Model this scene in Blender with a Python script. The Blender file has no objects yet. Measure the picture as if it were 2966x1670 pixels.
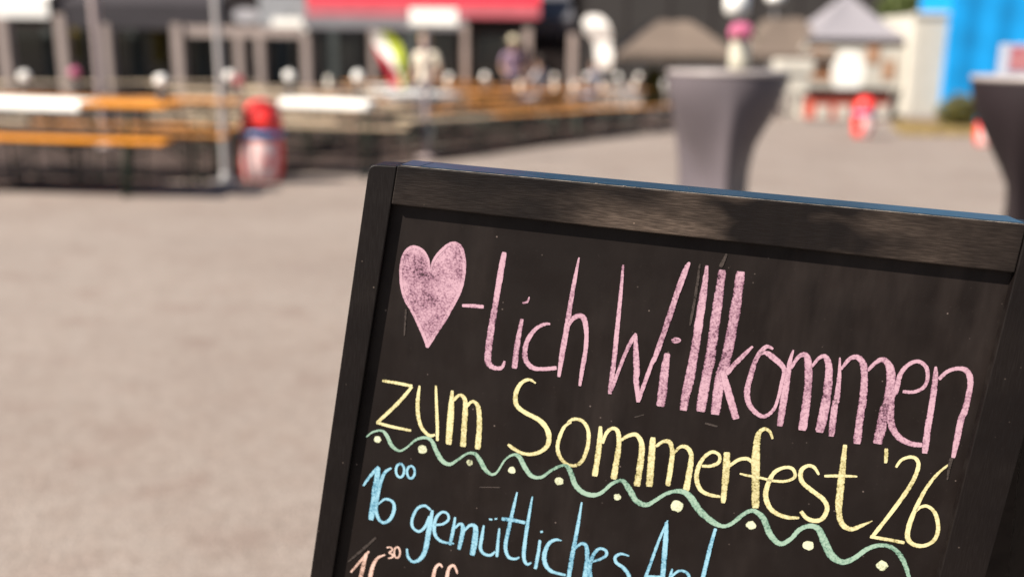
import bpy, bmesh, math, random
from mathutils import Vector, Matrix, Quaternion
R = math.radians
random.seed(7)
S = bpy.context.scene
C = S.collection

# ------------------------------------------------------------------ camera
CAM_H, F_PX, PITCH, ROLL = 1.2, 2850.0, 13.8, 0.6       # F_PX for a 2966 px wide picture
cp, sp = math.cos(R(PITCH)), math.sin(R(PITCH))
cr, sr = math.cos(R(ROLL)), math.sin(R(ROLL))
FW = Vector((0, cp, -sp)); U0 = Vector((0, sp, cp)); X0 = Vector((1, 0, 0))
XR = X0 * cr + U0 * sr
UP = U0 * cr - X0 * sr
CAM = Vector((0, 0, CAM_H))
cd = bpy.data.cameras.new('camera')
cam = bpy.data.objects.new('camera', cd); C.objects.link(cam)
cam.matrix_world = Matrix(((XR.x, UP.x, -FW.x, CAM.x), (XR.y, UP.y, -FW.y, CAM.y), (XR.z, UP.z, -FW.z, CAM.z), (0, 0, 0, 1)))
cd.sensor_width = 36.0; cd.lens = 36.0 * F_PX / 2966.0
cd.clip_start = 0.05; cd.clip_end = 1000
cd.dof.use_dof = True; cd.dof.focus_distance = 0.935; cd.dof.aperture_fstop = 2.25
S.camera = cam

# ------------------------------------------------------------------ world, sun, exposure
SUN_EL, SUN_AZ = 47.0, -62.0                            # azimuth 0 = from behind the camera, negative = left
to_sun = Vector((math.sin(R(SUN_AZ)) * math.cos(R(SUN_EL)), -math.cos(R(SUN_AZ)) * math.cos(R(SUN_EL)), math.sin(R(SUN_EL))))
w = bpy.data.worlds.new('World'); S.world = w; w.use_nodes = True
wn = w.node_tree.nodes; wl = w.node_tree.links
sky = wn.new('ShaderNodeTexSky'); sky.sky_type = 'NISHITA'; sky.sun_disc = False
sky.sun_elevation = R(SUN_EL); sky.sun_rotation = math.atan2(to_sun.x, to_sun.y) % (2 * math.pi)
bg = wn['Background']; bg.inputs['Strength'].default_value = 0.05
wl.new(sky.outputs[0], bg.inputs[0])
sd = bpy.data.lights.new('sun', 'SUN'); sd.energy = 5.0; sd.angle = R(0.53); sd.color = (1.0, 0.91, 0.80)
sun = bpy.data.objects.new('sun', sd); C.objects.link(sun)
sun.rotation_euler = to_sun.to_track_quat('Z', 'Y').to_euler(); sun.location = (-6, -3, 12)
vs = S.view_settings
vs.view_transform = 'Standard'; vs.look = 'None'; vs.gamma = 1; vs.use_curve_mapping = False; vs.exposure = 1.35
S.render.engine = 'CYCLES'
S.cycles.use_denoising = True
S.cycles.max_bounces = 6; S.cycles.transparent_max_bounces = 12
S.cycles.sample_clamp_indirect = 6

# ------------------------------------------------------------------ pixel helpers
def ray_src(px, py):
    return FW + XR * ((px - 1483) / F_PX) - UP * ((py - 835) / F_PX)
DS = 2966 / 2576.0
def gz(x, y):                                           # the yard falls gently to the back right
    return -0.022 * max(-30, min(30, x)) - 0.016 * max(-6, min(50, y))
def G(xd, yd, h=0.0):                                   # overview pixel -> point at height h over the ground
    d = ray_src(xd * DS, yd * DS)
    t = (h - CAM_H) / (d.z + 0.022 * d.x + 0.016 * d.y)
    return CAM + d * t
def A(xd, yd, Y):                                       # overview pixel -> point in the vertical plane y = Y
    d = ray_src(xd * DS, yd * DS)
    return CAM + d * (Y / d.y)
def AX(xd, Y, yd=150): return A(xd, yd, Y).x
def AZ(yd, Y, xd=1288): return A(xd, yd, Y).z

# ------------------------------------------------------------------ materials
MATS = {}
def mat(name, col, rough=0.6, spec=0.4, metal=0.0, var=0.0, vscale=20.0, bump=0.0, bscale=80.0, col2=None, stretch=None, coat=0.0, k=0.57):
    col = tuple(c * k for c in col)
    if col2: col2 = tuple(c * k for c in col2)
    m = bpy.data.materials.new(name); m.use_nodes = True
    n = m.node_tree.nodes; l = m.node_tree.links; b = n['Principled BSDF']
    b.inputs['Roughness'].default_value = rough; b.inputs['Metallic'].default_value = metal
    b.inputs['Specular IOR Level'].default_value = spec
    b.inputs['Coat Weight'].default_value = coat
    b.inputs['Base Color'].default_value = (*col, 1)
    tc = n.new('ShaderNodeTexCoord'); mp = n.new('ShaderNodeMapping'); l.new(tc.outputs['Object'], mp.inputs[0])
    if stretch: mp.inputs['Scale'].default_value = stretch
    if var or col2:
        nt = n.new('ShaderNodeTexNoise'); nt.inputs['Scale'].default_value = vscale; nt.inputs['Detail'].default_value = 6
        l.new(mp.outputs[0], nt.inputs[0])
        cr_ = n.new('ShaderNodeValToRGB'); l.new(nt.outputs[0], cr_.inputs[0])
        c2 = col2 or tuple(min(1, c * (1 + var)) for c in col); c1 = col if col2 else tuple(c * (1 - var) for c in col)
        cr_.color_ramp.elements[0].position = 0.3; cr_.color_ramp.elements[0].color = (*c1, 1)
        cr_.color_ramp.elements[1].position = 0.7; cr_.color_ramp.elements[1].color = (*c2, 1)
        l.new(cr_.outputs[0], b.inputs['Base Color'])
    if bump:
        nb = n.new('ShaderNodeTexNoise'); nb.inputs['Scale'].default_value = bscale; nb.inputs['Detail'].default_value = 5
        l.new(mp.outputs[0], nb.inputs[0])
        bp = n.new('ShaderNodeBump'); bp.inputs['Strength'].default_value = bump; bp.inputs['Distance'].default_value = 0.01
        l.new(nb.outputs[0], bp.inputs['Height']); l.new(bp.outputs[0], b.inputs['Normal'])
    MATS[name] = m
    return m

# ------------------------------------------------------------------ mesh helpers
class MB:
    def __init__(s): s.v = []; s.f = []; s.mi = []; s.sm = []
    def add(s, vs_, fs, mi=0, smooth=False):
        o = len(s.v); s.v += [tuple(p) for p in vs_]
        for f in fs: s.f.append(tuple(i + o for i in f)); s.mi.append(mi); s.sm.append(smooth)
        return s
    def box(s, c, d, mi=0, rz=0.0, bev=0.0):
        hx, hy, hz = d[0] / 2, d[1] / 2, d[2] / 2
        b = min(bev, hx * .9, hy * .9, hz * .9)
        pts = []
        if b <= 0:
            for sx in (-1, 1):
                for sy in (-1, 1):
                    for sz in (-1, 1): pts.append((sx * hx, sy * hy, sz * hz))
            fs = [(0, 1, 3, 2), (4, 6, 7, 5), (0, 4, 5, 1), (2, 3, 7, 6), (0, 2, 6, 4), (1, 5, 7, 3)]
        else:
            bm = bmesh.new(); bmesh.ops.create_cube(bm, size=1)
            for v in bm.verts: v.co = Vector((v.co.x * d[0], v.co.y * d[1], v.co.z * d[2]))
            bmesh.ops.bevel(bm, geom=bm.edges[:], offset=b, segments=2, affect='EDGES', profile=.6)
            bm.verts.index_update()
            pts = [tuple(v.co) for v in bm.verts]; fs = [tuple(v.index for v in f.verts) for f in bm.faces]; bm.free()
        ca, sa = math.cos(rz), math.sin(rz)
        pts = [(c[0] + x * ca - y * sa, c[1] + x * sa + y * ca, c[2] + z) for x, y, z in pts]
        return s.add(pts, fs, mi)
    def lathe(s, prof, c=(0, 0, 0), n=24, mi=0, cap=True):
        pts = []; fs = []
        for r, z in prof:
            for k in range(n):
                a = 2 * math.pi * k / n; pts.append((c[0] + r * math.cos(a), c[1] + r * math.sin(a), c[2] + z))
        for i in range(len(prof) - 1):
            for k in range(n):
                k2 = (k + 1) % n; fs.append((i * n + k, i * n + k2, (i + 1) * n + k2, (i + 1) * n + k))
        s.add(pts, fs, mi, True)
        if cap:
            s.add(pts[:n], [tuple(reversed(range(n)))], mi); s.add(pts[-n:], [tuple(range(n))], mi)
        return s
    def tube(s, path, r, n=8, mi=0):
        path = [Vector(p) for p in path]; rs = r if isinstance(r, (list, tuple)) else [r] * len(path)
        rings = []
        up = Vector((0, 0, 1))
        for i, p in enumerate(path):
            t = (path[min(i + 1, len(path) - 1)] - path[max(i - 1, 0)]).normalized()
            a = t.cross(up)
            if a.length < 1e-3: a = t.cross(Vector((1, 0, 0)))
            a.normalize(); b = t.cross(a)
            rings += [p + (a * math.cos(2 * math.pi * k / n) + b * math.sin(2 * math.pi * k / n)) * rs[i] for k in range(n)]
        fs = []
        for i in range(len(path) - 1):
            for k in range(n):
                k2 = (k + 1) % n; fs.append((i * n + k, (i + 1) * n + k, (i + 1) * n + k2, i * n + k2))
        s.add(rings, fs, mi, True)
        s.add(rings[:n], [tuple(range(n))], mi); s.add(rings[-n:], [tuple(reversed(range(n)))], mi)
        return s
    def prism(s, poly, n_from, n_to, mi=0):              # poly of (x, z) extruded along y
        k = len(poly)
        pts = [(x, n_from, z) for x, z in poly] + [(x, n_to, z) for x, z in poly]
        fs = [tuple(range(k)), tuple(reversed(range(k, 2 * k)))] + [((i + 1) % k, i, i + k, (i + 1) % k + k) for i in range(k)]
        return s.add(pts, fs, mi)
    def ball(s, c, r, mi=0, sub=2, sc=(1, 1, 1), jit=0.0):
        bm = bmesh.new(); bmesh.ops.create_icosphere(bm, subdivisions=sub, radius=1)
        bm.verts.index_update()
        pts = []
        for v in bm.verts:
            k = r * (1 + random.uniform(-jit, jit)); pts.append((c[0] + v.co.x * k * sc[0], c[1] + v.co.y * k * sc[1], c[2] + v.co.z * k * sc[2]))
        fs = [tuple(v.index for v in f.verts) for f in bm.faces]; bm.free()
        return s.add(pts, fs, mi, True)
    def build(s, name, mats, parent=None):
        me = bpy.data.meshes.new(name); me.from_pydata(s.v, [], s.f)
        for m in (mats if isinstance(mats, (list, tuple)) else [mats]): me.materials.append(m)
        me.polygons.foreach_set('material_index', s.mi); me.polygons.foreach_set('use_smooth', s.sm)
        bm = bmesh.new(); bm.from_mesh(me); bmesh.ops.recalc_face_normals(bm, faces=bm.faces[:]); bm.to_mesh(me); bm.free()
        o = bpy.data.objects.new(name, me); C.objects.link(o)
        if parent: o.parent = parent
        return o
def tag(o, label=None, cat=None, group=None, kind=None):
    if label: o['label'] = label
    if cat: o['category'] = cat
    if group: o['group'] = group
    if kind: o['kind'] = kind
    return o
NORMAL = Vector((0.022, 0.016, 1)).normalized()
def thing(name, label, cat, loc, rz=0.0, group=None, tilt=False):
    o = bpy.data.objects.new(name, None); C.objects.link(o); o.empty_display_size = 0.2
    q = Quaternion((0, 0, 1), rz)
    if tilt: q = Vector((0, 0, 1)).rotation_difference(NORMAL) @ q
    o.rotation_mode = 'QUATERNION'; o.rotation_quaternion = q; o.location = loc
    return tag(o, label, cat, group)
def on_ground(x, y, dz=0.0): return (x, y, gz(x, y) + dz)
def dup(root, loc, rz, label, group=None, tilt=True):
    r = root.copy(); C.objects.link(r); r.location = loc
    q = Quaternion((0, 0, 1), rz)
    if tilt: q = Vector((0, 0, 1)).rotation_difference(NORMAL) @ q
    r.rotation_quaternion = q; r['label'] = label
    if group: r['group'] = group
    for ch in list(root.children):
        c = ch.copy(); C.objects.link(c); c.parent = r
        for g in ch.children:
            d = g.copy(); C.objects.link(d); d.parent = c
    return r

# ------------------------------------------------------------------ material set
def asphalt():
    m = bpy.data.materials.new('asphalt'); m.use_nodes = True
    n = m.node_tree.nodes; l = m.node_tree.links; b = n['Principled BSDF']
    b.inputs['Roughness'].default_value = 0.9; b.inputs['Specular IOR Level'].default_value = 0.25
    tc = n.new('ShaderNodeTexCoord')
    def noise(sc, det=5):
        t = n.new('ShaderNodeTexNoise'); t.inputs['Scale'].default_value = sc; t.inputs['Detail'].default_value = det
        l.new(tc.outputs['Object'], t.inputs[0]); return t
    def ramp(src, p0, c0, p1, c1):
        r = n.new('ShaderNodeValToRGB'); l.new(src, r.inputs[0])
        r.color_ramp.elements[0].position = p0; r.color_ramp.elements[0].color = (*c0, 1)
        r.color_ramp.elements[1].position = p1; r.color_ramp.elements[1].color = (*c1, 1); return r
    def mul(a, bb, f=1.0):
        x = n.new('ShaderNodeMix'); x.data_type = 'RGBA'; x.blend_type = 'MULTIPLY'; x.inputs[0].default_value = f
        l.new(a, x.inputs[6]); l.new(bb, x.inputs[7]); return x.outputs[2]
    base = ramp(noise(1.3).outputs[0], .35, (.184, .156, .137), .68, (.200, .171, .150))
    mid = ramp(noise(14, 6).outputs[0], .34, (.93, .90, .885), .62, (1.02, 1.02, 1.02))
    vor = n.new('ShaderNodeTexVoronoi'); vor.inputs['Scale'].default_value = 85; l.new(tc.outputs['Object'], vor.inputs[0])
    st = n.new('ShaderNodeSeparateColor'); l.new(vor.outputs['Color'], st.inputs[0])
    gr = ramp(st.outputs[0], .0, (.84, .83, .82), 1.0, (1.12, 1.12, 1.12))
    stain = ramp(noise(.55, 7).outputs[0], .36, (.92, .90, .89), .56, (1.01, 1.01, 1.01))
    fleck = ramp(noise(3.6, 8).outputs[0], .33, (.90, .86, .85), .45, (1.0, 1.0, 1.0))
    l.new(mul(mul(mul(mul(base.outputs[0], mid.outputs[0]), gr.outputs[0]), stain.outputs[0]), fleck.outputs[0]), b.inputs['Base Color'])
    bp = n.new('ShaderNodeBump'); bp.inputs['Strength'].default_value = .5; bp.inputs['Distance'].default_value = .006
    l.new(vor.outputs['Distance'], bp.inputs['Height']); l.new(bp.outputs[0], b.inputs['Normal'])
    return m

M_asph = asphalt()
M_wood = mat('varnished_wood', (1.1, .42, .03), .5, .25, var=.15, vscale=9, stretch=(1, 8, 1))
M_pale = mat('pale_wood', (.74, .58, .40), .3, .5, var=.15, vscale=9, stretch=(1, 8, 1), coat=.15)
M_green = mat('green_steel', (.03, .06, .035), .45, .4)
M_white = mat('white_paint', (.82, .8, .74), .5, .4, var=.04, k=1)
M_china = mat('white_china', (.85, .84, .8), .15, .5, k=1)
M_grey = mat('silver_steel', (.5, .48, .48), .38, .5, var=.06)
M_post = mat('grey_post', (.46, .37, .36), .5, .4, var=.08)
M_plas = mat('rendered_wall', (.5, .41, .37), .85, .2, var=.08, vscale=4)
M_dark = mat('dark_interior', (.022, .014, .013), .8, .2, var=.3, vscale=3)
M_glass = mat('dark_window_glass', (.018, .02, .022), .12, .5)
M_cur = mat('grey_curtain', (.1, .115, .115), .9, .1, var=.2, vscale=6)
M_yel = mat('yellow_curtain', (.2, .15, .02), .9, .1, var=.2, vscale=6)
M_awn = mat('charcoal_awning', (.05, .043, .05), .75, .3, var=.12, vscale=3)
M_awn2 = mat('slate_awning', (.13, .13, .145), .75, .3, var=.1, vscale=3)
M_red = mat('red_canvas', (.8, .014, .04), .55, .4, var=.08, vscale=4)
M_redl = mat('sun_sheen_red_canvas', (.75, .17, .21), .6, .3, var=.1, vscale=4)  # sun sheen on the red awning's front, put into a pinker colour
M_binred = mat('red_plastic', (1.25, .05, .04), .4, .5)
M_blue = mat('blue_plastic', (.02, .4, .8), .35, .5)
M_lime = mat('lime_cloth', (.62, .72, .06), .7, .2)
M_flagw = mat('white_cloth', (.8, .78, .74), .7, .2, k=.9)
M_flagr = mat('red_cloth', (.62, .03, .06), .7, .2)
M_span = mat('grey_stretch_cloth', (.165, .14, .155), .5, .3, var=.06, vscale=5)
M_top = mat('table_top_white', (.5, .44, .42), .4, .4)
M_tan = mat('tan_canvas', (.2, .155, .125), .85, .2, var=.1, vscale=3)
M_conc = mat('dark_grey_cladding', (.062, .056, .053), .85, .2, var=.1, vscale=.7)
M_tent = mat('lilac_grey_canvas', (.34, .32, .345), .7, .2, var=.05)
M_dkst = mat('dark_brown_steel', (.035, .022, .02), .5, .3)
M_bluec = mat('sky_blue_tarpaulin', (.002, .40, .95), .5, .4, var=.06, vscale=2)
M_cont = mat('white_steel_panel', (.75, .71, .62), .55, .3, var=.05, vscale=2, k=.62)
M_food = mat('food_picture', (.6, .45, .32), .6, .3, col2=(.6, .2, .05), vscale=3)
M_counter = mat('red_counter', (.7, .13, .08), .5, .4, var=.1, vscale=3)
M_skin = mat('skin', (.5, .3, .22), .6, .3)
M_leaf = mat('leaf_green', (.09, .12, .02), .6, .3, var=.3, vscale=30)
M_olive = mat('olive_leaf', (.16, .14, .03), .7, .2, var=.3, vscale=9)
M_dry = mat('dry_grass_blades', (.42, .31, .14), .9, .1, var=.25, vscale=9)
M_pinkf = mat('pink_petal', (.75, .2, .36), .6, .2, var=.15, vscale=60)
M_redf = mat('rose_petal', (.6, .1, .13), .6, .2, var=.15, vscale=60)
M_creamf = mat('cream_petal', (1.5, 1.48, 1.42), .6, .2, var=.1, vscale=60)

# ------------------------------------------------------------------ ground
xs = [-250, -30, -10, 0, 10, 30, 250]; ys = [-250, -6, 5, 20, 50, 300]
mb = MB()
vv = [(x, y, gz(x, y)) for y in ys for x in xs]
mb.add(vv, [(j * 7 + i, j * 7 + i + 1, (j + 1) * 7 + i + 1, (j + 1) * 7 + i) for j in range(5) for i in range(6)])
tag(mb.build('yard_ground', M_asph), kind='structure')

tf = [G(x, y) for x, y in ((-420, 505), (0, 482), (280, 474), (430, 456), (720, 441), (900, 428), (1150, 402), (1420, 362), (1560, 340), (1696, 322))]
tb2 = [(6.5, 26.2), (-20, 26.2)]
tv = [(q.x, q.y) for q in tf] + tb2
mb = MB().add([(x, y, gz(x, y) + .004) for x, y in tv], [tuple(range(len(tv)))])
tag(mb.build('seating_ground_shade', mat('shade_and_sun_gaps', (.008, .004, .004), .9, .1, col2=(.15, .108, .092), vscale=4.5)), kind='structure')  # dark sheet: shade under the tables and sunlit gaps put into its colour

# ================================================================== the chalkboard
YAW, LEAN = 8.0, 1.0
nrm = Vector((-math.sin(R(YAW)) * math.cos(R(LEAN)), -math.cos(R(YAW)) * math.cos(R(LEAN)), math.sin(R(LEAN))))
P_front = CAM + ray_src(1600, 900) * 0.95
def hit(px, py, depth=0.0):                             # photo pixel -> point on the board plane, set back by depth
    d = ray_src(px, py); p0 = P_front - nrm * depth
    return CAM + d * ((p0 - CAM).dot(nrm) / d.dot(nrm))
ex = (hit(2966, 647) - hit(1151, 479)).normalized(); ey = -nrm; ez = ex.cross(ey)
# base point of the sign: on the ground under the middle of the front frame
base = hit(1900, 1670); base = base + ez * -((base.z - gz(base.x, base.y)) / ez.z)
BM = Matrix(((ex.x, ey.x, ez.x, base.x), (ex.y, ey.y, ez.y, base.y), (ex.z, ey.z, ez.z, base.z), (0, 0, 0, 1)))
BI = BM.inverted()
def loc2(px, py, depth=0.0):
    q = BI @ hit(px, py, depth); return (q.x, q.z)
def line(a, b): return (Vector(a), Vector(b) - Vector(a))
def meet(l1, l2):
    p, d = l1; q, e = l2; den = d.x * e.y - d.y * e.x; t = ((q.x - p.x) * e.y - (q.y - p.y) * e.x) / den
    return p + d * t
L_out = line(loc2(1066.7, 483.5), loc2(897, 1670)); L_in = line(loc2(1151, 478), loc2(963, 1670))
R_in = line(loc2(2939.6, 788.7), loc2(2717.5, 1670)); R_out = line(loc2(2966, 1264), loc2(2854, 1670))
T_out = line(loc2(1151, 479), loc2(2966, 650)); T_in = line(loc2(1136.6, 592), loc2(2939.6, 790))
# ground line and bottom rail in board coordinates
def down(l, zz): return l[0] + l[1] * ((zz - l[0].y) / l[1].y)
def foot_z(l):                                          # where this leg line meets the ground
    z = 0.0
    for _ in range(6):
        p = down(l, z); wv = BM @ Vector((p.x, 0.01, p.y)); z -= (wv.z - gz(wv.x, wv.y)) / ez.z
    return z

def frame_mat(name, base, dust, amt, sx, sy, rough, hz_=0.0, bmp=.22, lobe=None):
    m = bpy.data.materials.new(name); m.use_nodes = True
    n = m.node_tree.nodes; l = m.node_tree.links; b = n['Principled BSDF']
    tc = n.new('ShaderNodeTexCoord')
    def noise(scale, det, vec=None, mp=None):
        t = n.new('ShaderNodeTexNoise'); t.inputs['Scale'].default_value = scale; t.inputs['Detail'].default_value = det
        src = tc.outputs['Object']
        if mp:
            q = n.new('ShaderNodeMapping'); q.inputs['Scale'].default_value = mp; l.new(src, q.inputs[0]); src = q.outputs[0]
        l.new(src, t.inputs[0]); return t.outputs[0]
    def ramp(src, a, bb, lo=0.0, hi=1.0):
        r = n.new('ShaderNodeMapRange'); r.inputs[1].default_value = a; r.inputs[2].default_value = bb
        r.inputs[3].default_value = lo; r.inputs[4].default_value = hi; l.new(src, r.inputs[0]); return r.outputs[0]
    def mth(op, a, c):
        x = n.new('ShaderNodeMath'); x.operation = op
        for i, q in ((0, a), (1, c)):
            if isinstance(q, (int, float)): x.inputs[i].default_value = q
            else: l.new(q, x.inputs[i])
        return x.outputs[0]
    patch = ramp(noise(6.5, 3, mp=(1, 1, 2.3)), .43, .70)
    grain = ramp(noise(1, 6, mp=(sx, 60, sy)), .42, .66)
    if lobe:                                             # handled stretch of the rail, worn by hands
        sx_ = n.new('ShaderNodeSeparateXYZ'); l.new(tc.outputs['Object'], sx_.inputs[0])
        e_ = mth('ABSOLUTE', mth('SUBTRACT', mth('ADD', sx_.outputs[0], mth('MULTIPLY', noise(14, 3), .12)), lobe[0] + .06), 0.0)
        patch = mth('MULTIPLY', patch, ramp(e_, lobe[1], lobe[1] * .2, .14, 1.0))
    speck = ramp(noise(420, 2), .70, .78)
    vo = n.new('ShaderNodeTexVoronoi'); vo.inputs['Scale'].default_value = 85; l.new(tc.outputs['Object'], vo.inputs[0])
    vc = n.new('ShaderNodeSeparateColor'); l.new(vo.outputs['Color'], vc.inputs[0])
    speck2 = mth('MULTIPLY', ramp(vo.outputs['Distance'], .09, .05), ramp(vc.outputs[0], .72, .95))
    haze = mth('MULTIPLY', ramp(noise(5, 5, mp=(1.6, 1, .5)), .42, .75), ramp(noise(60, 3, mp=(1, 1, .25)), .3, .75))
    d = mth('MULTIPLY', patch, mth('ADD', mth('MULTIPLY', grain, .6), .4))
    d = mth('MULTIPLY', d, amt)
    d = mth('ADD', d, mth('MULTIPLY', speck, .06)); d = mth('ADD', d, mth('MULTIPLY', speck2, .8)); d = mth('ADD', d, mth('MULTIPLY', haze, hz_))
    c = n.new('ShaderNodeMath'); c.operation = 'MINIMUM'; l.new(d, c.inputs[0]); c.inputs[1].default_value = 1
    mx = n.new('ShaderNodeMix'); mx.data_type = 'RGBA'; l.new(c.outputs[0], mx.inputs[0])
    mx.inputs[6].default_value = (*base, 1); mx.inputs[7].default_value = (*dust, 1)
    l.new(mx.outputs[2], b.inputs['Base Color'])
    rr = ramp(grain, 0, 1, rough - .06, rough + .12); l.new(rr, b.inputs['Roughness'])
    b.inputs['Specular IOR Level'].default_value = .16
    bp = n.new('ShaderNodeBump'); bp.inputs['Strength'].default_value = bmp; bp.inputs['Distance'].default_value = .0012
    l.new(grain, bp.inputs['Height']); l.new(bp.outputs[0], b.inputs['Normal'])
    return m
M_rail = frame_mat('black_stained_rail', (.0050, .0036, .0033), (.19, .14, .108), .9, 60, 900, .46, .03, .15, (.04, .2))
M_stile = frame_mat('black_stained_stile', (.0040, .0027, .0026), (.09, .07, .058), .04, 900, 60, .5, .04, .05)
M_panel = frame_mat('chalkboard_black', (.0058, .0036, .0030), (.13, .1, .088), .02, 30, 30, .62, .12, .05)

sign = bpy.data.objects.new('chalkboard_sign', None); C.objects.link(sign); sign.matrix_world = BM
tag(sign, 'black wooden pavement chalkboard with handwritten pink, yellow and blue chalk writing', 'chalkboard')
def board_part(name, poly, y0, y1, m, bev=.0012, parent=sign):
    o = MB().prism(poly, y0, y1).build(name, m, parent)
    bm = bmesh.new(); bm.from_mesh(o.data)
    bmesh.ops.bevel(bm, geom=bm.edges[:], offset=bev, segments=2, affect='EDGES', profile=.5)
    bm.to_mesh(o.data); bm.free()
    return o
def rounded(poly, idx, r, n=5):                         # round one corner of a polygon
    out = []
    for i, p in enumerate(poly):
        if i != idx: out.append(tuple(p)); continue
        p = Vector(p); a = (Vector(poly[i - 1]) - p).normalized() * r; b = (Vector(poly[(i + 1) % len(poly)]) - p).normalized() * r
        for k in range(n + 1):
            t = k / n; q = p + a * (1 - t) ** 2 + b * t ** 2; out.append(tuple(q))
    return out
T_left = (T_out[0] + Vector((0, .0012)), T_out[1])
zl, zr = foot_z(L_out), foot_z(R_out)
D = .038
pl = [meet(L_out, T_left) + Vector((0, -.003)), meet(L_in, T_left) + Vector((-.0006, -.002)), down(L_in, zl) + Vector((-.0006, 0)), down(L_out, zl)]
board_part('side_stile', rounded(pl, 0, .007), 0.0008, D, M_stile)
pr_ = [meet(R_in, T_out) + Vector((.0007, 0)), meet(R_out, T_out), down(R_out, zr), down(R_in, zr) + Vector((.0007, 0))]
board_part('side_stile', rounded(pr_, 1, .007), -.0006, D, M_stile)
TD = D + .008
rail = board_part('top_rail', [meet(L_in, T_out), meet(R_in, T_out), meet(R_in, T_in), meet(L_in, T_in)], 0, TD, M_rail, .0012)
M_edge = mat('blue_sky_sheen', (.009, .040, .076), .35, .4, var=.3, vscale=30, stretch=(1, 6, 1))  # the sky's blue reflection on the rail top, put into the colour
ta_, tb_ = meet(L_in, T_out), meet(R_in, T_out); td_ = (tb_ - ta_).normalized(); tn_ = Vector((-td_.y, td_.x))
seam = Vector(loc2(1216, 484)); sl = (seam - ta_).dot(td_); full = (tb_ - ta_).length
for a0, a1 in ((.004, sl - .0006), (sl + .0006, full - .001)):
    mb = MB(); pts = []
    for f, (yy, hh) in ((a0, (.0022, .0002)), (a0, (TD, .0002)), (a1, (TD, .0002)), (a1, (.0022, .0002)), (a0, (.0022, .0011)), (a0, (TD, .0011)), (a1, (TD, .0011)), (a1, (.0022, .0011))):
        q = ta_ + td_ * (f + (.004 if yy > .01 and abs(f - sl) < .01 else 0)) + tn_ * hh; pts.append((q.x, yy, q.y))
    mb.add(pts, [(0, 1, 2, 3), (7, 6, 5, 4), (0, 4, 5, 1), (1, 5, 6, 2), (2, 6, 7, 3), (3, 7, 4, 0)]); mb.build('sky_sheen_edge', M_edge, rail)
we = MB(); rw = random.Random(11); f = .003
while f < full - .01:
    ln = rw.uniform(.01, .05); r_ = rw.uniform(.0003, .0005); a_ = ta_ + td_ * f + tn_ * .0001; b_ = ta_ + td_ * min(full - .002, f + ln) + tn_ * .0001
    we.tube([(a_.x, .0008, a_.y), ((a_.x + b_.x) / 2, .0007, (a_.y + b_.y) / 2), (b_.x, .0008, b_.y)], [r_ * .5, r_, r_ * .5], 5); f += ln * rw.uniform(.92, 1.03)
for fx, wd in ((.215, .016), (.19, .002)):
    for q in range(4):
        a_ = ta_ + td_ * (fx + rw.uniform(0, wd)) + tn_ * .0004; we.ball((a_.x, rw.uniform(.0004, .002), a_.y), rw.uniform(.0004, .0009), 0, 1, (1.8, 1, .6))
we.build('worn_edge', mat('bare_worn_wood', (.3, .26, .22), .8, .2, var=.3, vscale=200), rail)
zb = .17
BT = line((-1, zb + .045), (1, zb + .045)); BB = line((-1, zb), (1, zb))
board_part('bottom_rail', [meet(L_in, BT), meet(R_in, BT), meet(R_in, BB), meet(L_in, BB)], .001, D, M_rail)
REC = .0085
pan = board_part('writing_panel', [meet(L_in, T_in) + Vector((-.01, .012)), meet(R_in, T_in) + Vector((.01, .012)), meet(R_in, BT) + Vector((.01, -.01)), meet(L_in, BT) + Vector((-.01, -.01))], REC, REC + .006, M_panel, .0004)
# rear half of the A, hinged behind the top rail
mb = MB()
th = R(20)
def rear(x, along, off): return (x + along * .22, TD + .004 + off * math.cos(th) + along * math.sin(th), top_z - along * math.cos(th) + off * math.sin(th))
top_z = min(meet(L_in, T_out).y, meet(R_in, T_out).y) - .035
def rbar(x0, x1, a0, a1, t=.02):
    p = [rear(x, a, o) for x in (x0, x1) for a in (a0, a1) for o in (0, t)]
    return MB().add(p, [(0, 1, 3, 2), (4, 6, 7, 5), (0, 4, 5, 1), (2, 3, 7, 6), (0, 2, 6, 4), (1, 5, 7, 3)])
xl, xr_ = meet(L_in, T_out).x - .02, meet(R_in, T_out).x + .075
Lr = []
for x in (xl, xr_):
    a = .9
    for _ in range(8):
        wv = BM @ Vector(rear(x, a, 0)); a += (wv.z - gz(wv.x, wv.y)) / (ez.z * math.cos(th))
    Lr.append(a)
rbar(xl, xl + .04, 0, Lr[0]).build('rear_stile', M_stile, sign)
rbar(xr_ - .04, xr_, 0, Lr[1]).build('rear_stile', M_stile, sign)
rbar(xl + .041, xr_ - .041, .002, .045).build('rear_rail', M_rail, sign)
rbar(xl + .041, xr_ - .041, .8, .84).build('rear_rail', M_rail, sign)
rbar(xl + .041, xr_ - .041, .047, .798, .006).build('rear_panel', M_panel, sign)

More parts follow.
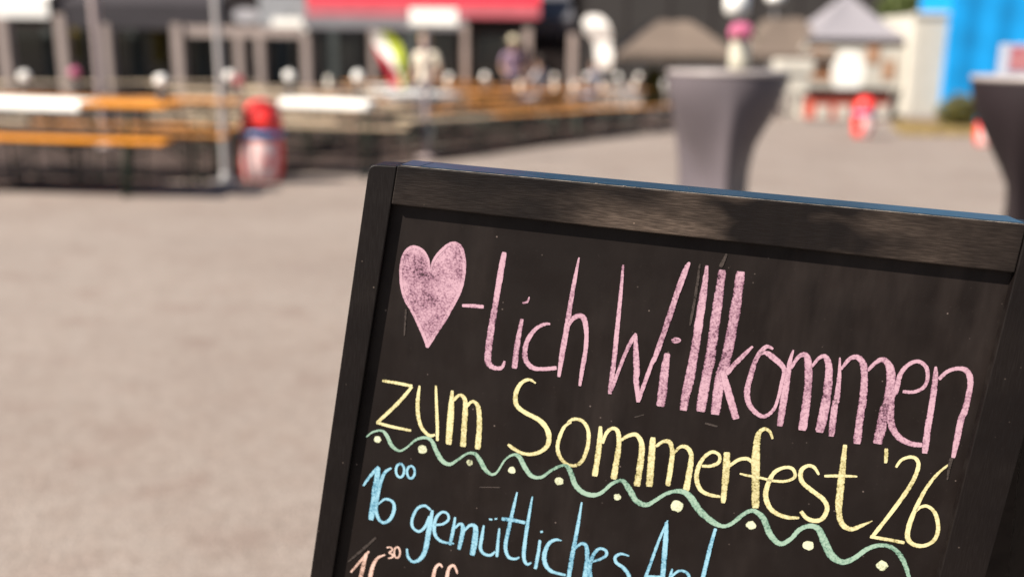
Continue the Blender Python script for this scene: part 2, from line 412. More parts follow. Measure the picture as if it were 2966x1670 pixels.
# ---------------------------------------------------------------- chalk
def chalk_mat(name, col, col2, cover=.5):
    m = bpy.data.materials.new(name); m.use_nodes = True
    n = m.node_tree.nodes; l = m.node_tree.links; b = n['Principled BSDF']; out = n['Material Output']
    b.inputs['Roughness'].default_value = .95; b.inputs['Specular IOR Level'].default_value = .1
    tc = n.new('ShaderNodeTexCoord')
    def noise(scale, det=2.0):
        t = n.new('ShaderNodeTexNoise'); t.inputs['Scale'].default_value = scale; t.inputs['Detail'].default_value = det
        l.new(tc.outputs['Object'], t.inputs[0]); return t.outputs[0]
    def mth(op, a, c=0.0):
        x = n.new('ShaderNodeMath'); x.operation = op
        for i, q in ((0, a), (1, c)):
            if isinstance(q, (int, float)): x.inputs[i].default_value = q
            else: l.new(q, x.inputs[i])
        return x.outputs[0]
    uv = n.new('ShaderNodeSeparateXYZ'); l.new(tc.outputs['UV'], uv.inputs[0])
    edge = mth('ABSOLUTE', mth('SUBTRACT', uv.outputs[1], .5)); edge = mth('MULTIPLY', edge, 2.0)
    press = uv.outputs[0]                                # 1 = chalk held flat (broad, grainy), 0 = on its edge (dense)
    e4 = mth('POWER', edge, 7.0)
    g1 = noise(560, 2.5); g2 = noise(150, 2); g3 = noise(34, 2)
    thr = mth('ADD', mth('MULTIPLY', e4, .26), mth('ADD', mth('MULTIPLY', press, .12), .60 - cover * .2))
    v = mth('SUBTRACT', mth('ADD', mth('MULTIPLY', g1, .66), mth('ADD', mth('MULTIPLY', g2, .26), mth('MULTIPLY', g3, .55))), thr)
    mr = n.new('ShaderNodeMapRange'); l.new(v, mr.inputs[0]); mr.inputs[1].default_value = .02; mr.inputs[2].default_value = .26
    mr.inputs[3].default_value = 0; mr.inputs[4].default_value = 1
    mx = n.new('ShaderNodeMix'); mx.data_type = 'RGBA'; l.new(mr.outputs[0], mx.inputs[0])
    mx.inputs[6].default_value = (*col2, 1); mx.inputs[7].default_value = (*col, 1); l.new(mx.outputs[2], b.inputs['Base Color'])
    al = n.new('ShaderNodeMapRange'); l.new(v, al.inputs[0]); al.inputs[1].default_value = -.11; al.inputs[2].default_value = .05
    tr = n.new('ShaderNodeBsdfTransparent'); ms = n.new('ShaderNodeMixShader')
    l.new(al.outputs[0], ms.inputs[0]); l.new(tr.outputs[0], ms.inputs[1]); l.new(b.outputs[0], ms.inputs[2]); l.new(ms.outputs[0], out.inputs[0])
    return m
K_pink = chalk_mat('pink_chalk', (.42, .265, .315), (.19, .095, .135))
K_yel = chalk_mat('yellow_chalk', (.54, .495, .28), (.3, .26, .11), .5)
K_green = chalk_mat('green_chalk', (.25, .36, .28), (.1, .19, .14), .42)
K_dot = chalk_mat('cream_chalk', (.52, .54, .38), (.3, .32, .2), .55)
K_blue = chalk_mat('blue_chalk', (.23, .42, .51), (.07, .2, .29), .5)
K_salm = chalk_mat('salmon_chalk', (.54, .38, .32), (.3, .19, .15), .45)
REG = {1: (900, 440, 2.071), 2: (1600, 440, 2.0714), 3: (2266, 540, 2.0714), 4: (880, 1050, 2.339), 5: (1500, 1050, 2.339), 6: (2200, 1050, 2.338)}
layer = [0]
def px_to_board(r, x, y):
    ox, oy, s = REG[r]; return loc2(ox + x / s, oy + y / s, REC)
def spline(pts, n=7):
    out = []
    for i in range(len(pts) - 1):
        p0, p1, p2, p3 = pts[max(i - 1, 0)], pts[i], pts[i + 1], pts[min(i + 2, len(pts) - 1)]
        for k in range(n):
            t = k / n
            out.append(tuple(.5 * (2 * b + (c - a) * t + (2 * a - 5 * b + 4 * c - d) * t * t + (3 * b - a - 3 * c + d) * t ** 3) for a, b, c, d in zip(p0, p1, p2, p3)))
    out.append(pts[-1]); return out
def ribbon(mb, uvs, stroke, reg):
    """stroke: (x, y, width) in zoom pixels; a number in the list switches the zoom window"""
    pts = []; r = reg; trail = []; lastr = reg
    for p in stroke:
        if isinstance(p, int): r = p; continue
        ox, oy, s = REG[r]; src = (ox + p[0] / s, oy + p[1] / s)
        if len(trail) > 1 and r != lastr:               # a window switch must not step back along the stroke
            dx, dy = trail[-1][0] - trail[-2][0], trail[-1][1] - trail[-2][1]; L_ = math.hypot(dx, dy) or 1
            if ((src[0] - trail[-1][0]) * dx + (src[1] - trail[-1][1]) * dy) / L_ < 9: continue
        lastr = r; trail.append(src)
        q = px_to_board(r, p[0], p[1]); q2 = px_to_board(r, p[0] + 1, p[1])
        pts.append((q[0], q[1], p[2] * math.hypot(q2[0] - q[0], q2[1] - q[1])))
    sp_ = spline(pts) if len(pts) > 2 else [tuple(a + (b - a) * k / 8 for a, b in zip(pts[0], pts[1])) for k in range(9)]
    y = REC - .00018 - layer[0] * .00003; layer[0] += 1
    if layer[0] > 12: layer[0] = 0
    vs_ = []; uv_ = []; N = len(sp_)
    for i, (x, z, wd) in enumerate(sp_):
        a = sp_[max(i - 1, 0)]; b = sp_[min(i + 1, N - 1)]
        tx, tz = b[0] - a[0], b[1] - a[1]; L = math.hypot(tx, tz) or 1e-9; nx, nz = -tz / L, tx / L
        wd = max(.0012, wd * (.97 + random.uniform(-.07, .07))) / 2
        if i == 0 or i == N - 1: wd *= .8
        k = min(1, max(0, (wd * 2 - .004) / .009))
        for j, sgn in enumerate((-1, -.5, 0, .5, 1)):
            vs_.append((x + nx * wd * sgn, y, z + nz * wd * sgn)); uv_.append((k, j / 4))
    fs = []
    for i in range(N - 1):
        for j in range(4): fs.append((i * 5 + j, i * 5 + j + 1, (i + 1) * 5 + j + 1, (i + 1) * 5 + j))
    o = len(mb.v); mb.add(vs_, fs); uvs.extend(uv_)
def finish(mb, uvs, name, m):
    me = bpy.data.meshes.new(name); me.from_pydata(mb.v, [], mb.f); me.materials.append(m)
    ul = me.uv_layers.new(name='UVMap')
    for lp in me.loops: ul.data[lp.index].uv = uvs[lp.vertex_index]
    o = bpy.data.objects.new(name, me); C.objects.link(o); o.parent = pan; return o
def letter(m, reg, *strokes, name='chalk_letter'):
    mb = MB(); uvs = []
    for s in strokes: ribbon(mb, uvs, s, reg)
    return finish(mb, uvs, name, m)
def disc(m, reg, x, y, r, name='chalk_dot'):
    mb = MB(); uvs = []; ring = 14
    q = px_to_board(reg, x, y); q2 = px_to_board(reg, x + r, y); rr = math.hypot(q2[0] - q[0], q2[1] - q[1])
    vs_ = [(q[0], REC - .0002, q[1])]; uv_ = [(.2, .5)]
    for k in range(ring):
        a = 2 * math.pi * k / ring; kk = rr * random.uniform(.86, 1.12)
        vs_.append((q[0] + kk * math.cos(a), REC - .0002, q[1] + kk * math.sin(a) * .95)); uv_.append((.2, .97))
    mb.add(vs_, [(0, 1 + k, 1 + (k + 1) % ring) for k in range(ring)]); uvs += uv_
    return finish(mb, uvs, name, m)

# heart: filled shape with a denser outline
hp = [(715, 715), (700, 640), (670, 590), (620, 565), (575, 585), (545, 640), (535, 720), (540, 810), (565, 890), (605, 960), (650, 1050), (685, 1130), (700, 1172), (740, 1110), (800, 1020), (850, 930), (895, 850), (922, 760), (930, 660), (915, 580), (880, 542), (835, 544), (780, 585), (740, 640), (715, 715)]
hs = spline([(x, y, 1) for x, y in hp], 5)[:-1]
mb = MB(); uvs = []
q0 = px_to_board(1, 718, 790)
bd = [px_to_board(1, x, y) for x, y, _ in hs]
Nn = len(bd); vs_ = []; rings = 6
for k in range(rings):
    t = k / (rings - 1)
    for p in bd: vs_.append((q0[0] + (p[0] - q0[0]) * t, REC - .0001, q0[1] + (p[1] - q0[1]) * t)); uvs.append((.75, .5))
mb.add(vs_, [(k * Nn + i, k * Nn + (i + 1) % Nn, (k + 1) * Nn + (i + 1) % Nn, (k + 1) * Nn + i) for k in range(rings - 1) for i in range(Nn)])
ribbon(mb, uvs, [(718, 712, 14), (700, 640, 22), (670, 592, 22), (620, 570, 22), (578, 588, 20), (550, 640, 20), (541, 720, 20), (547, 810, 20), (570, 886, 22), (610, 956, 20), (655, 1048, 22), (688, 1125, 22), (699, 1172, 16)], 1)
ribbon(mb, uvs, [(699, 1172, 16), (738, 1104, 24), (797, 1014, 26), (846, 926, 26), (888, 848, 24), (914, 760, 24), (921, 660, 24), (906, 585, 26), (876, 552, 26), (835, 552, 22), (783, 592, 20), (743, 642, 18), (718, 710, 14)], 1)
finish(mb, uvs, 'chalk_heart', K_pink)
P_ = K_pink
letter(P_, 1, [(908, 920, 20), (975, 922, 24), (1038, 928, 24)], name='chalk_dash')
letter(P_, 1, [(1162, 600, 30), (1140, 720, 38), (1110, 900, 38), (1080, 1080, 42), (1065, 1200, 42), (1066, 1262, 42), (1100, 1292, 30), (1145, 1292, 24), (1165, 1252, 16)])
letter(P_, 1, [(1268, 1000, 22), (1250, 1090, 30), (1235, 1180, 36), (1222, 1297, 36)], [(1270, 904, 12), (1298, 898, 16), (1312, 868, 8)])
letter(P_, 1, [(1437, 1030, 14), (1400, 1032, 22), (1350, 1060, 24), (1305, 1120, 30), (1285, 1190, 34), (1292, 1250, 34), (1330, 1291, 30), (1390, 1300, 26), (1475, 1293, 28)])
letter(P_, 1, [(1610, 632, 12), (1585, 760, 24), (1560, 900, 30), (1535, 1060, 34), (1510, 1200, 34), (1488, 1347, 22)], [2, (86, 1060, 18), (120, 1002, 28), (165, 980, 34), (192, 1005, 36), (204, 1080, 28), (200, 1180, 28), (180, 1300, 28), (164, 1402, 18)])
letter(P_, 2, [(425, 676, 16), (410, 850, 24), (390, 1050, 28), (370, 1250, 32), 5, (630, 150, 34), (623, 210, 26)],
       [5, (630, 190, 28), (665, 100, 26), 2, (430, 1225, 24), (470, 1140, 26), (502, 1086, 18)],
       [2, (499, 1092, 20), (501, 1200, 36), (506, 1320, 40), 5, (800, 100, 40), (808, 180, 38), (816, 266, 26)],
       [5, (820, 255, 24), (850, 160, 30), (905, 10, 30), 2, (620, 1220, 32), (690, 1020, 38), (750, 840, 38), (800, 705, 36), (823, 660, 14)])
letter(P_, 2, [(690, 1205, 36), (675, 1300, 52), (660, 1440, 58), 5, (985, 110, 60), (966, 295, 60)], [2, (716, 1132, 20), (738, 1120, 22), (762, 1128, 22), (740, 1140, 18), (718, 1134, 12)])
letter(P_, 2, [(927, 680, 20), (915, 790, 40), (890, 950, 50), (860, 1150, 56), (825, 1350, 62), 5, (1170, 60, 66), (1140, 200, 66), (1120, 322, 54)])
letter(P_, 2, [(1020, 706, 50), (1000, 850, 58), (975, 1030, 62), (945, 1250, 68), 5, (1296, 0, 70), (1280, 80, 70), (1255, 220, 70), (1237, 330, 68)])
letter(P_, 2, [(1130, 716, 60), (1105, 900, 66), (1080, 1050, 68), (1040, 1250, 68), 5, (1390, 0, 72), (1375, 70, 74), (1355, 200, 72), (1336, 350, 66)],
       [2, (1202, 1164, 14), (1150, 1215, 30), (1090, 1275, 32), (1042, 1330, 34)], [5, (1388, 60, 44), (1420, 180, 54), (1450, 280, 54), (1478, 380, 52)])
letter(P_, 2, [(1325, 1180, 16), (1280, 1168, 28), (1225, 1235, 32), (1190, 1340, 36), 5, (1570, 80, 40), (1552, 200, 44), (1572, 290, 40), (1630, 350, 34), 6, (40, 360, 30), (95, 315, 26), (125, 240, 24), (148, 140, 26), (165, 40, 36), 3, (-18, 1080, 44), (-60, 1020, 40), (-105, 995, 28), (-135, 1005, 20)])
letter(P_, 3, [(66, 978, 12), (45, 1050, 28), (30, 1150, 36), 6, (185, 120, 54), (162, 260, 52), (136, 428, 46)],
       [3, (50, 1090, 22), (95, 1022, 28), (138, 1008, 36), (155, 1060, 48), (155, 1180, 50), (140, 1320, 54), 6, (315, 140, 54), (303, 280, 58), (288, 456, 60)],
       [3, (176, 1080, 20), (220, 1027, 24), (258, 1020, 36), (279, 1080, 46), (274, 1180, 54), (255, 1320, 60), 6, (445, 150, 58), (428, 300, 64), (406, 470, 66)])
letter(P_, 3, [(345, 1023, 12), (340, 1150, 28), (325, 1280, 40), 6, (530, 90, 42), (510, 280, 46), (485, 497, 50)],
       [3, (352, 1095, 18), (400, 1035, 28), (450, 1022, 36), (486, 1070, 44), (491, 1180, 46), (480, 1300, 50), 6, (700, 150, 50), (684, 340, 56), (658, 547, 60)],
       [3, (510, 1105, 20), (560, 1055, 28), (608, 1038, 36), (646, 1090, 52), (650, 1200, 66), (630, 1320, 80), 6, (868, 200, 74), (848, 320, 80), (825, 430, 76), (798, 548, 74)])
letter(P_, 3, [(722, 1228, 24), (790, 1230, 24), (850, 1200, 26), (872, 1140, 26), (860, 1078, 28), (810, 1047, 26), (750, 1072, 28), (706, 1130, 32), (682, 1220, 38), 6, (898, 230, 44), (888, 330, 52), (893, 420, 56), (940, 500, 48), (1020, 545, 42), (1102, 556, 36)])
letter(P_, 3, [(920, 1078, 14), (918, 1140, 36), (905, 1250, 40), (885, 1380, 40), 6, (1162, 250, 46), (1142, 420, 48), (1118, 612, 46)],
       [3, (938, 1155, 26), (990, 1108, 26), (1050, 1090, 28), (1103, 1102, 38), (1128, 1160, 38), (1115, 1260, 38), (1092, 1350, 42), 6, (1393, 240, 50), (1365, 380, 48), (1336, 520, 48), (1310, 642, 30)])
Yc = K_yel
letter(Yc, 4, [(532, 120, 20), (640, 138, 22), (736, 158, 24)], [(734, 160, 22), (640, 270, 26), (496, 405, 22)], [(492, 403, 22), (600, 432, 22), (728, 458, 20)])
letter(Yc, 4, [(785, 153, 16), (772, 260, 28), (776, 360, 28), (800, 440, 26), (850, 490, 24), (890, 485, 18)], [(895, 153, 16), (900, 300, 22), (905, 430, 24), (905, 527, 20)])
letter(Yc, 4, [(1006, 186, 22), (997, 330, 44), (981, 552, 44)], [(1012, 255, 24), (1058, 217, 24), (1092, 250, 32), (1093, 350, 40), (1086, 450, 40), (1078, 567, 42)], [(1102, 295, 22), (1145, 260, 24), (1182, 300, 34), (1190, 420, 38), (1178, 584, 42)])
letter(Yc, 4, [(1572, 137, 12), (1525, 112, 22), (1470, 140, 28), (1436, 210, 34), (1442, 285, 34), (1500, 335, 32), 5, (150, 390, 36), (203, 460, 38), (208, 540, 34), (170, 590, 30), (100, 616, 26), (30, 610, 24), 4, (1420, 578, 26), (1383, 550, 22)])
letter(Yc, 5, [(362, 400, 16), (310, 440, 24), (270, 550, 28), (282, 630, 28), (330, 682, 26), (390, 694, 26), (440, 655, 28), (474, 560, 28), (477, 460, 28), (440, 396, 26), (380, 380, 24), (335, 405, 16)])
letter(Yc, 5, [(560, 428, 24), (555, 520, 38), (540, 640, 40), (520, 767, 40)], [(572, 545, 22), (600, 475, 26), (640, 443, 26), (676, 462, 32), (685, 540, 36), (671, 650, 42), (648, 787, 46)], [(695, 525, 22), (750, 492, 28), (803, 487, 32), (838, 545, 38), (834, 650, 46), (806, 834, 48)])
letter(Yc, 5, [(916, 503, 40), (905, 640, 50), (890, 837, 52)], [(935, 565, 22), (985, 532, 26), (1028, 537, 34), (1047, 600, 36), (1036, 700, 38), (1015, 832, 36)], [(1060, 608, 20), (1100, 568, 26), (1145, 572, 32), (1174, 622, 34), (1165, 720, 42), (1138, 868, 44)])
letter(Yc, 5, [(1245, 697, 22), (1310, 696, 26), (1362, 670, 26), (1363, 622, 24), (1315, 602, 26), (1260, 640, 28), (1221, 710, 34), (1211, 790, 34), (1240, 860, 32), (1300, 892, 28), (1372, 905, 22)])
letter(Yc, 5, [(1416, 603, 46), (1410, 740, 54), (1390, 948, 34)], [(1432, 698, 22), (1490, 657, 26), (1550, 647, 28), (1592, 672, 26)])
letter(Yc, 6, [(88, 514, 16), (70, 466, 24), (35, 446, 28), (-2, 470, 36), 5, (1622, 520, 48), (1612, 620, 56), (1610, 780, 60), (1610, 982, 54)], [5, (1503, 748, 14), (1570, 764, 20), (1640, 776, 20), 6, (60, 790, 20)])
letter(Yc, 6, [(50, 790, 18), (110, 798, 22), (180, 798, 22), (238, 770, 24), (225, 717, 26), (170, 706, 26), (100, 740, 30), (56, 820, 36), (41, 900, 38), (70, 980, 36), (130, 1025, 32), (200, 1045, 30), (268, 1046, 20)])
letter(Yc, 6, [(402, 757, 16), (370, 707, 26), (325, 696, 28), (281, 730, 34), (286, 800, 34), (350, 860, 34), (428, 920, 36), (458, 980, 34), (430, 1048, 34), (380, 1068, 34), (320, 1050, 34), (279, 1003, 28)])
letter(Yc, 6, [(579, 553, 30), (566, 680, 44), (547, 850, 54), (536, 1000, 48), (560, 1090, 42), (620, 1124, 36), (690, 1100, 28), (764, 1068, 8)], [(438, 765, 20), (550, 764, 26), (662, 768, 14)])
letter(Yc, 6, [(858, 578, 26), (857, 630, 30), (853, 678, 22)], name='chalk_apostrophe')
letter(Yc, 6, [(923, 706, 20), (960, 657, 24), (1020, 636, 26), (1063, 652, 28), (1073, 710, 30), (1020, 830, 34), (900, 1000, 32), (757, 1182, 28)], [(748, 1174, 26), (870, 1195, 28), (982, 1216, 26)], name='chalk_numeral')
letter(Yc, 6, [(1278, 688, 16), (1200, 755, 24), (1120, 860, 28), (1050, 1000, 34), (1012, 1100, 36), (1002, 1180, 38), (1040, 1226, 34), (1110, 1236, 30), (1180, 1200, 30), (1209, 1120, 32), (1190, 1020, 28), (1140, 970, 26), (1090, 975, 24), (1060, 1002, 16)], name='chalk_numeral')
letter(K_green, 4, [(422, 502, 12), (470, 467, 14), (528, 458, 18), (562, 490, 28), (597, 560, 28), (650, 594, 18), (700, 570, 14), (760, 520, 18), (820, 505, 22), (865, 525, 28), (900, 600, 34), (940, 663, 34), (990, 685, 26), (1050, 650, 18), (1110, 612, 18), (1163, 617, 28), (1200, 670, 36), (1232, 725, 32), (1275, 754, 22), (1312, 735, 16), (1360, 660, 14), (1410, 624, 18), (1457, 632, 32), (1500, 710, 36), (1545, 765, 32), 5, (95, 785, 28), (160, 772, 24), (230, 725, 22), (308, 692, 24), (350, 722, 38), (387, 820, 40), (440, 875, 36), (510, 894, 34), (570, 875, 26), (640, 815, 26), (708, 797, 32), (752, 850, 44), (800, 930, 44), (868, 960, 36), (930, 930, 28), (1010, 882, 28), (1098, 867, 36), (1162, 900, 50), (1232, 1000, 52), (1320, 1075, 44), (1390, 1104, 30), (1450, 1085, 30), (1530, 1022, 32), (1595, 1000, 34), 6, (25, 1050, 44), (72, 1160, 46), (138, 1222, 38), (210, 1190, 32), (270, 1127, 36), (338, 1102, 36), (398, 1122, 48), (440, 1210, 58), (485, 1300, 60), (560, 1346, 44), (640, 1320, 40), (730, 1257, 36), (820, 1232, 32), (900, 1250, 36), (958, 1310, 40), (990, 1380, 34), (1020, 1470, 28), (1060, 1540, 24)], name='chalk_wave')
for r_, x, y, rad in ((4, 500, 518, 25), (4, 803, 585, 32), (4, 1125, 675, 23), (4, 1410, 725, 26), (5, 278, 800, 32), (5, 675, 908, 26), (5, 1078, 968, 44), (5, 1580, 1098, 34), (6, 330, 1235, 38), (6, 830, 1370, 42)):
    disc(K_dot, r_, x, y, rad)
B_ = K_blue
letter(B_, 4, [(403, 832, 14), (450, 766, 22), (508, 702, 26)], [(505, 705, 34), (487, 850, 46), (455, 1062, 40)], name='chalk_numeral')
letter(B_, 4, [(594, 710, 14), (547, 745, 24), (515, 830, 26), (495, 930, 28), (491, 1000, 26), (510, 1058, 24), (545, 1080, 22), (590, 1050, 24), (613, 985, 26), (600, 937, 22), (550, 921, 18), (503, 958, 12)], name='chalk_numeral')
def ring4(cx, cy, rx, ry, wd, reg=4):
    return [(cx + rx * math.sin(a), cy - ry * math.cos(a), wd) for a in [2 * math.pi * k / 10 - .2 for k in range(11)]]
letter(B_, 4, ring4(653, 727, 28, 46, 18), name='chalk_numeral'); letter(B_, 4, ring4(726, 738, 26, 42, 18), name='chalk_numeral')
letter(B_, 4, [(860, 996, 16), (820, 966, 20), (770, 985, 20), (736, 1050, 20), (737, 1110, 20), (780, 1140, 20), (820, 1110, 20), (852, 1036, 18)], [(872, 996, 20), (850, 1120, 36), (825, 1260, 34), (790, 1325, 28), (740, 1345, 22), (706, 1310, 20), (699, 1256, 14)])
letter(B_, 4, [(885, 1095, 16), (940, 1090, 18), (980, 1060, 18), (973, 1020, 18), (935, 1010, 18), (896, 1050, 22), (883, 1120, 26), (896, 1175, 24), (940, 1210, 20), (1018, 1222, 14)])
letter(B_, 4, [(1026, 1042, 14), (1010, 1140, 26), (990, 1232, 22)], [(1024, 1118, 16), (1058, 1088, 20), (1079, 1110, 30), (1070, 1180, 32), (1050, 1262, 26)], [(1086, 1135, 18), (1128, 1098, 22), (1163, 1112, 34), (1159, 1200, 42), (1140, 1302, 34)])
letter(B_, 4, [(1220, 1098, 14), (1206, 1180, 24), (1197, 1250, 24), (1220, 1290, 22), (1265, 1300, 20), (1297, 1275, 14)], [(1325, 1118, 14), (1316, 1210, 22), (1308, 1312, 20)], [(1255, 1056, 14), (1278, 1060, 14)], [(1293, 1056, 14), (1312, 1052, 10)])
letter(B_, 4, [(1446, 873, 12), (1416, 1000, 24), (1387, 1130, 28), (1366, 1240, 26), (1386, 1310, 24), (1430, 1325, 20), (1462, 1313, 12)], [(1340, 1054, 28), (1420, 1064, 28), (1502, 1081, 24)])
letter(B_, 4, [(1549, 903, 12), (1521, 1060, 24), (1500, 1200, 26), (1491, 1310, 26), (1510, 1360, 22), (1542, 1350, 12)])
letter(B_, 5, [(150, 1198, 20), (138, 1290, 24), (118, 1394, 24)], [(152, 1143, 16), (170, 1141, 16)])
letter(B_, 5, [(297, 1202, 10), (255, 1196, 22), (210, 1222, 26), (181, 1290, 32), (186, 1360, 32), (230, 1410, 26), (325, 1436, 18)])
letter(B_, 5, [(433, 942, 12), (410, 1080, 24), (385, 1220, 30), (362, 1340, 32), (340, 1480, 30), (325, 1560, 24)], [(388, 1255, 18), (430, 1222, 22), (463, 1240, 30), (470, 1320, 34), (456, 1440, 36), (435, 1570, 28)])
letter(B_, 5, [(492, 1348, 14), (560, 1326, 20), (598, 1300, 22), (593, 1267, 22), (550, 1257, 22), (511, 1300, 28), (487, 1370, 32), (492, 1450, 34), (530, 1510, 26), (600, 1520, 16)])
letter(B_, 5, [(754, 1306, 12), (700, 1291, 20), (661, 1312, 24), (667, 1350, 24), (720, 1390, 28), (755, 1450, 28), (740, 1520, 26), (680, 1545, 20)])
letter(B_, 5, [(1016, 1063, 12), (960, 1190, 20), (905, 1340, 22), (860, 1465, 24), (835, 1570, 20)], [(1007, 1076, 26), (1001, 1200, 36), (990, 1330, 38), (972, 1570, 34)], [(865, 1442, 18), (985, 1446, 18)])
letter(B_, 5, [(1046, 1392, 14), (1030, 1460, 24), (1010, 1590, 22)], [(1035, 1450, 18), (1092, 1406, 20), (1150, 1424, 24), (1160, 1490, 28), (1140, 1600, 26)])
letter(B_, 5, [(1340, 1118, 22), (1310, 1220, 28), (1280, 1340, 30), (1245, 1490, 28), (1220, 1620, 20)])
Sa = K_salm
letter(Sa, 4, [(318, 1417, 14), (380, 1346, 20), (442, 1274, 16)], [(424, 1288, 24), (402, 1380, 30), (375, 1500, 32), (360, 1590, 26)], name='chalk_numeral')
letter(Sa, 4, [(552, 1297, 12), (500, 1321, 20), (466, 1380, 28), (448, 1470, 28), (455, 1560, 24), (500, 1590, 20), (545, 1540, 22), (520, 1480, 18), (460, 1490, 12)], name='chalk_numeral')
letter(Sa, 4, [(562, 1250, 12), (588, 1247, 14), (600, 1266, 14), (578, 1284, 12), (598, 1294, 14), (601, 1313, 14), (570, 1322, 10)], name='chalk_numeral')
letter(Sa, 4, ring4(632, 1282, 20, 37, 14), name='chalk_numeral')
letter(Sa, 4, [(940, 1383, 12), (920, 1362, 18), (892, 1388, 22), (876, 1460, 26), (860, 1590, 22)])
letter(Sa, 4, [(1042, 1426, 14), (1018, 1372, 20), (985, 1388, 22), (968, 1460, 26), (950, 1590, 22)])

K_smear = chalk_mat('chalk_dust_smear', (.05, .04, .036), (.02, .016, .014), .25)
for r_, pts in ((4, [(300, 1345, 10), (400, 1262, 22), (490, 1180, 16)]), (4, [(1190, 840, 8), (1330, 842, 8)]), (1, [(572, 940, 14), (562, 1100, 10)]), (2, [(1046, 610, 16), (1008, 690, 30)]), (2, [(885, 670, 14), (860, 850, 20), (825, 1040, 14)]), (6, [(1300, 640, 30), (1285, 700, 26), (1270, 790, 12)]), (5, [(790, 368, 8), (855, 350, 8)]), (5, [(1268, 408, 16), (1352, 430, 16)])):
    letter(K_smear, r_, pts, name='chalk_smear')

# ================================================================== beer tables and benches
def beer_parts(root, L, Wd, H, top_m):
    MB().box((0, 0, H - .0135), (L, Wd, .027), bev=.004).build('tabletop' if Wd > .4 else 'seat', top_m, root)
    for sx in (-1, 1):
        mb = MB(); x = sx * (L / 2 - .32); w2 = Wd / 2 - .03; xf = x - sx * .03
        mb.tube([(x, -w2, H - .03), (xf, -w2, .012), (xf, w2, .012), (x, w2, H - .03)], .013, 6)
        mb.tube([(x, -w2, H * .45), (x, w2, H * .45)], .01, 6)
        mb.box((x, 0, H - .034), (.05, Wd - .04, .012))
        mb.tube([(x, 0, H * .45), (x - sx * .36, 0, H - .03)], .008, 6)
        mb.build('leg_frame', M_green, root)
def beer_table(name, L, Wd, H, top_m, label, cat, loc, rz=0, group=None):
    t = thing(name, label, cat, loc, rz, group, True); beer_parts(t, L, Wd, H, top_m); return t
GT, GB = 'beer tables in the yard', 'beer benches in the yard'
def GP(xd, yd, h, dx=0.0, dy=0.0):
    q = G(xd, yd, h); return on_ground(q.x + dx, q.y + dy)
pa_, pb_ = GP(430, 262, .77, -1.1), GP(415, 354, .48, -1.1)
t0 = beer_table('beer_table', 2.2, .5, .77, M_wood, 'orange beer table behind the bright orange bench, left of the silver pole', 'table', pa_, R(1), GT)
b0 = beer_table('beer_bench', 2.2, .26, .48, M_wood, 'bright orange beer bench standing clear of the rows, left of the silver pole', 'bench', pb_, R(1.5), GB)
pc_, pd_ = GP(735, 249, .77), GP(735, 312, .48)
tp = beer_table('beer_table', 2.2, .5, .77, M_pale, 'pale beer table between the silver pole and the white sign post', 'table', pc_, R(-1), GT)
bp = beer_table('beer_bench', 2.2, .26, .48, M_pale, 'pale beer bench right behind the red topped bin and silver pole', 'bench', pd_, R(-1), GB)
dup(bp, on_ground(pc_[0], pc_[1] + .65), R(-1), 'pale beer bench on the far side of the pale table', GB)
M_brown = mat('worn_brown_wood', (.72, .32, .085), .5, .25, var=.2, vscale=9, stretch=(1, 8, 1))
tb0 = beer_table('beer_table', 2.2, .5, .77, M_brown, 'x', 'table', (0, 0, 0), 0, GT); bb0 = beer_table('beer_bench', 2.2, .26, .48, M_brown, 'x', 'bench', (0, 0, 0), 0, GB)
used = [False]
def put_set(x, y, a, pale, lt, ln, lf, sides=(-1, 1)):
    jx, jy = -math.sin(R(a)), math.cos(R(a))
    def place(proto, px_, py_, lab, idx):
        if not pale and not used[0] and idx == 0:
            o = proto; o.location = on_ground(px_, py_); o.rotation_quaternion = Vector((0, 0, 1)).rotation_difference(NORMAL) @ Quaternion((0, 0, 1), R(a)); o['label'] = lab
        else: dup(proto, on_ground(px_, py_), R(a + random.uniform(-1.2, 1.2)), lab, GT if 'table' in proto.name else GB)
    place(tp if pale else tb0, x, y, lt, 0)
    for k, s_ in enumerate(sides):
        off = random.uniform(.56, .64) * s_
        place(bp if pale else bb0, x + jx * off, y + jy * off, ln if s_ < 0 else lf, k)
    if not pale: used[0] = True
x, y, _ = GP(40, 236, .77); Y_win = y
put_set(x, y, 2, 1, 'pale beer table in front of the wide windows, left of all poles', 'pale bench on the near side of the table by the wide windows', 'pale bench on the far side of the table by the wide windows')
x, y, _ = GP(640, 228, .77)
put_set(x, y, 0, 1, 'pale beer table before the beam of the window front', 'pale bench on the near side of the table before the beam', 'pale bench on the far side of the table before the beam')
x, y, _ = GP(300, 244, .77)
put_set(x, y, 3, 0, 'brown beer table behind the orange table left of the silver pole', 'brown bench close behind the orange table left of the silver pole', 'brown bench on the window side of the brown table left of the silver pole')
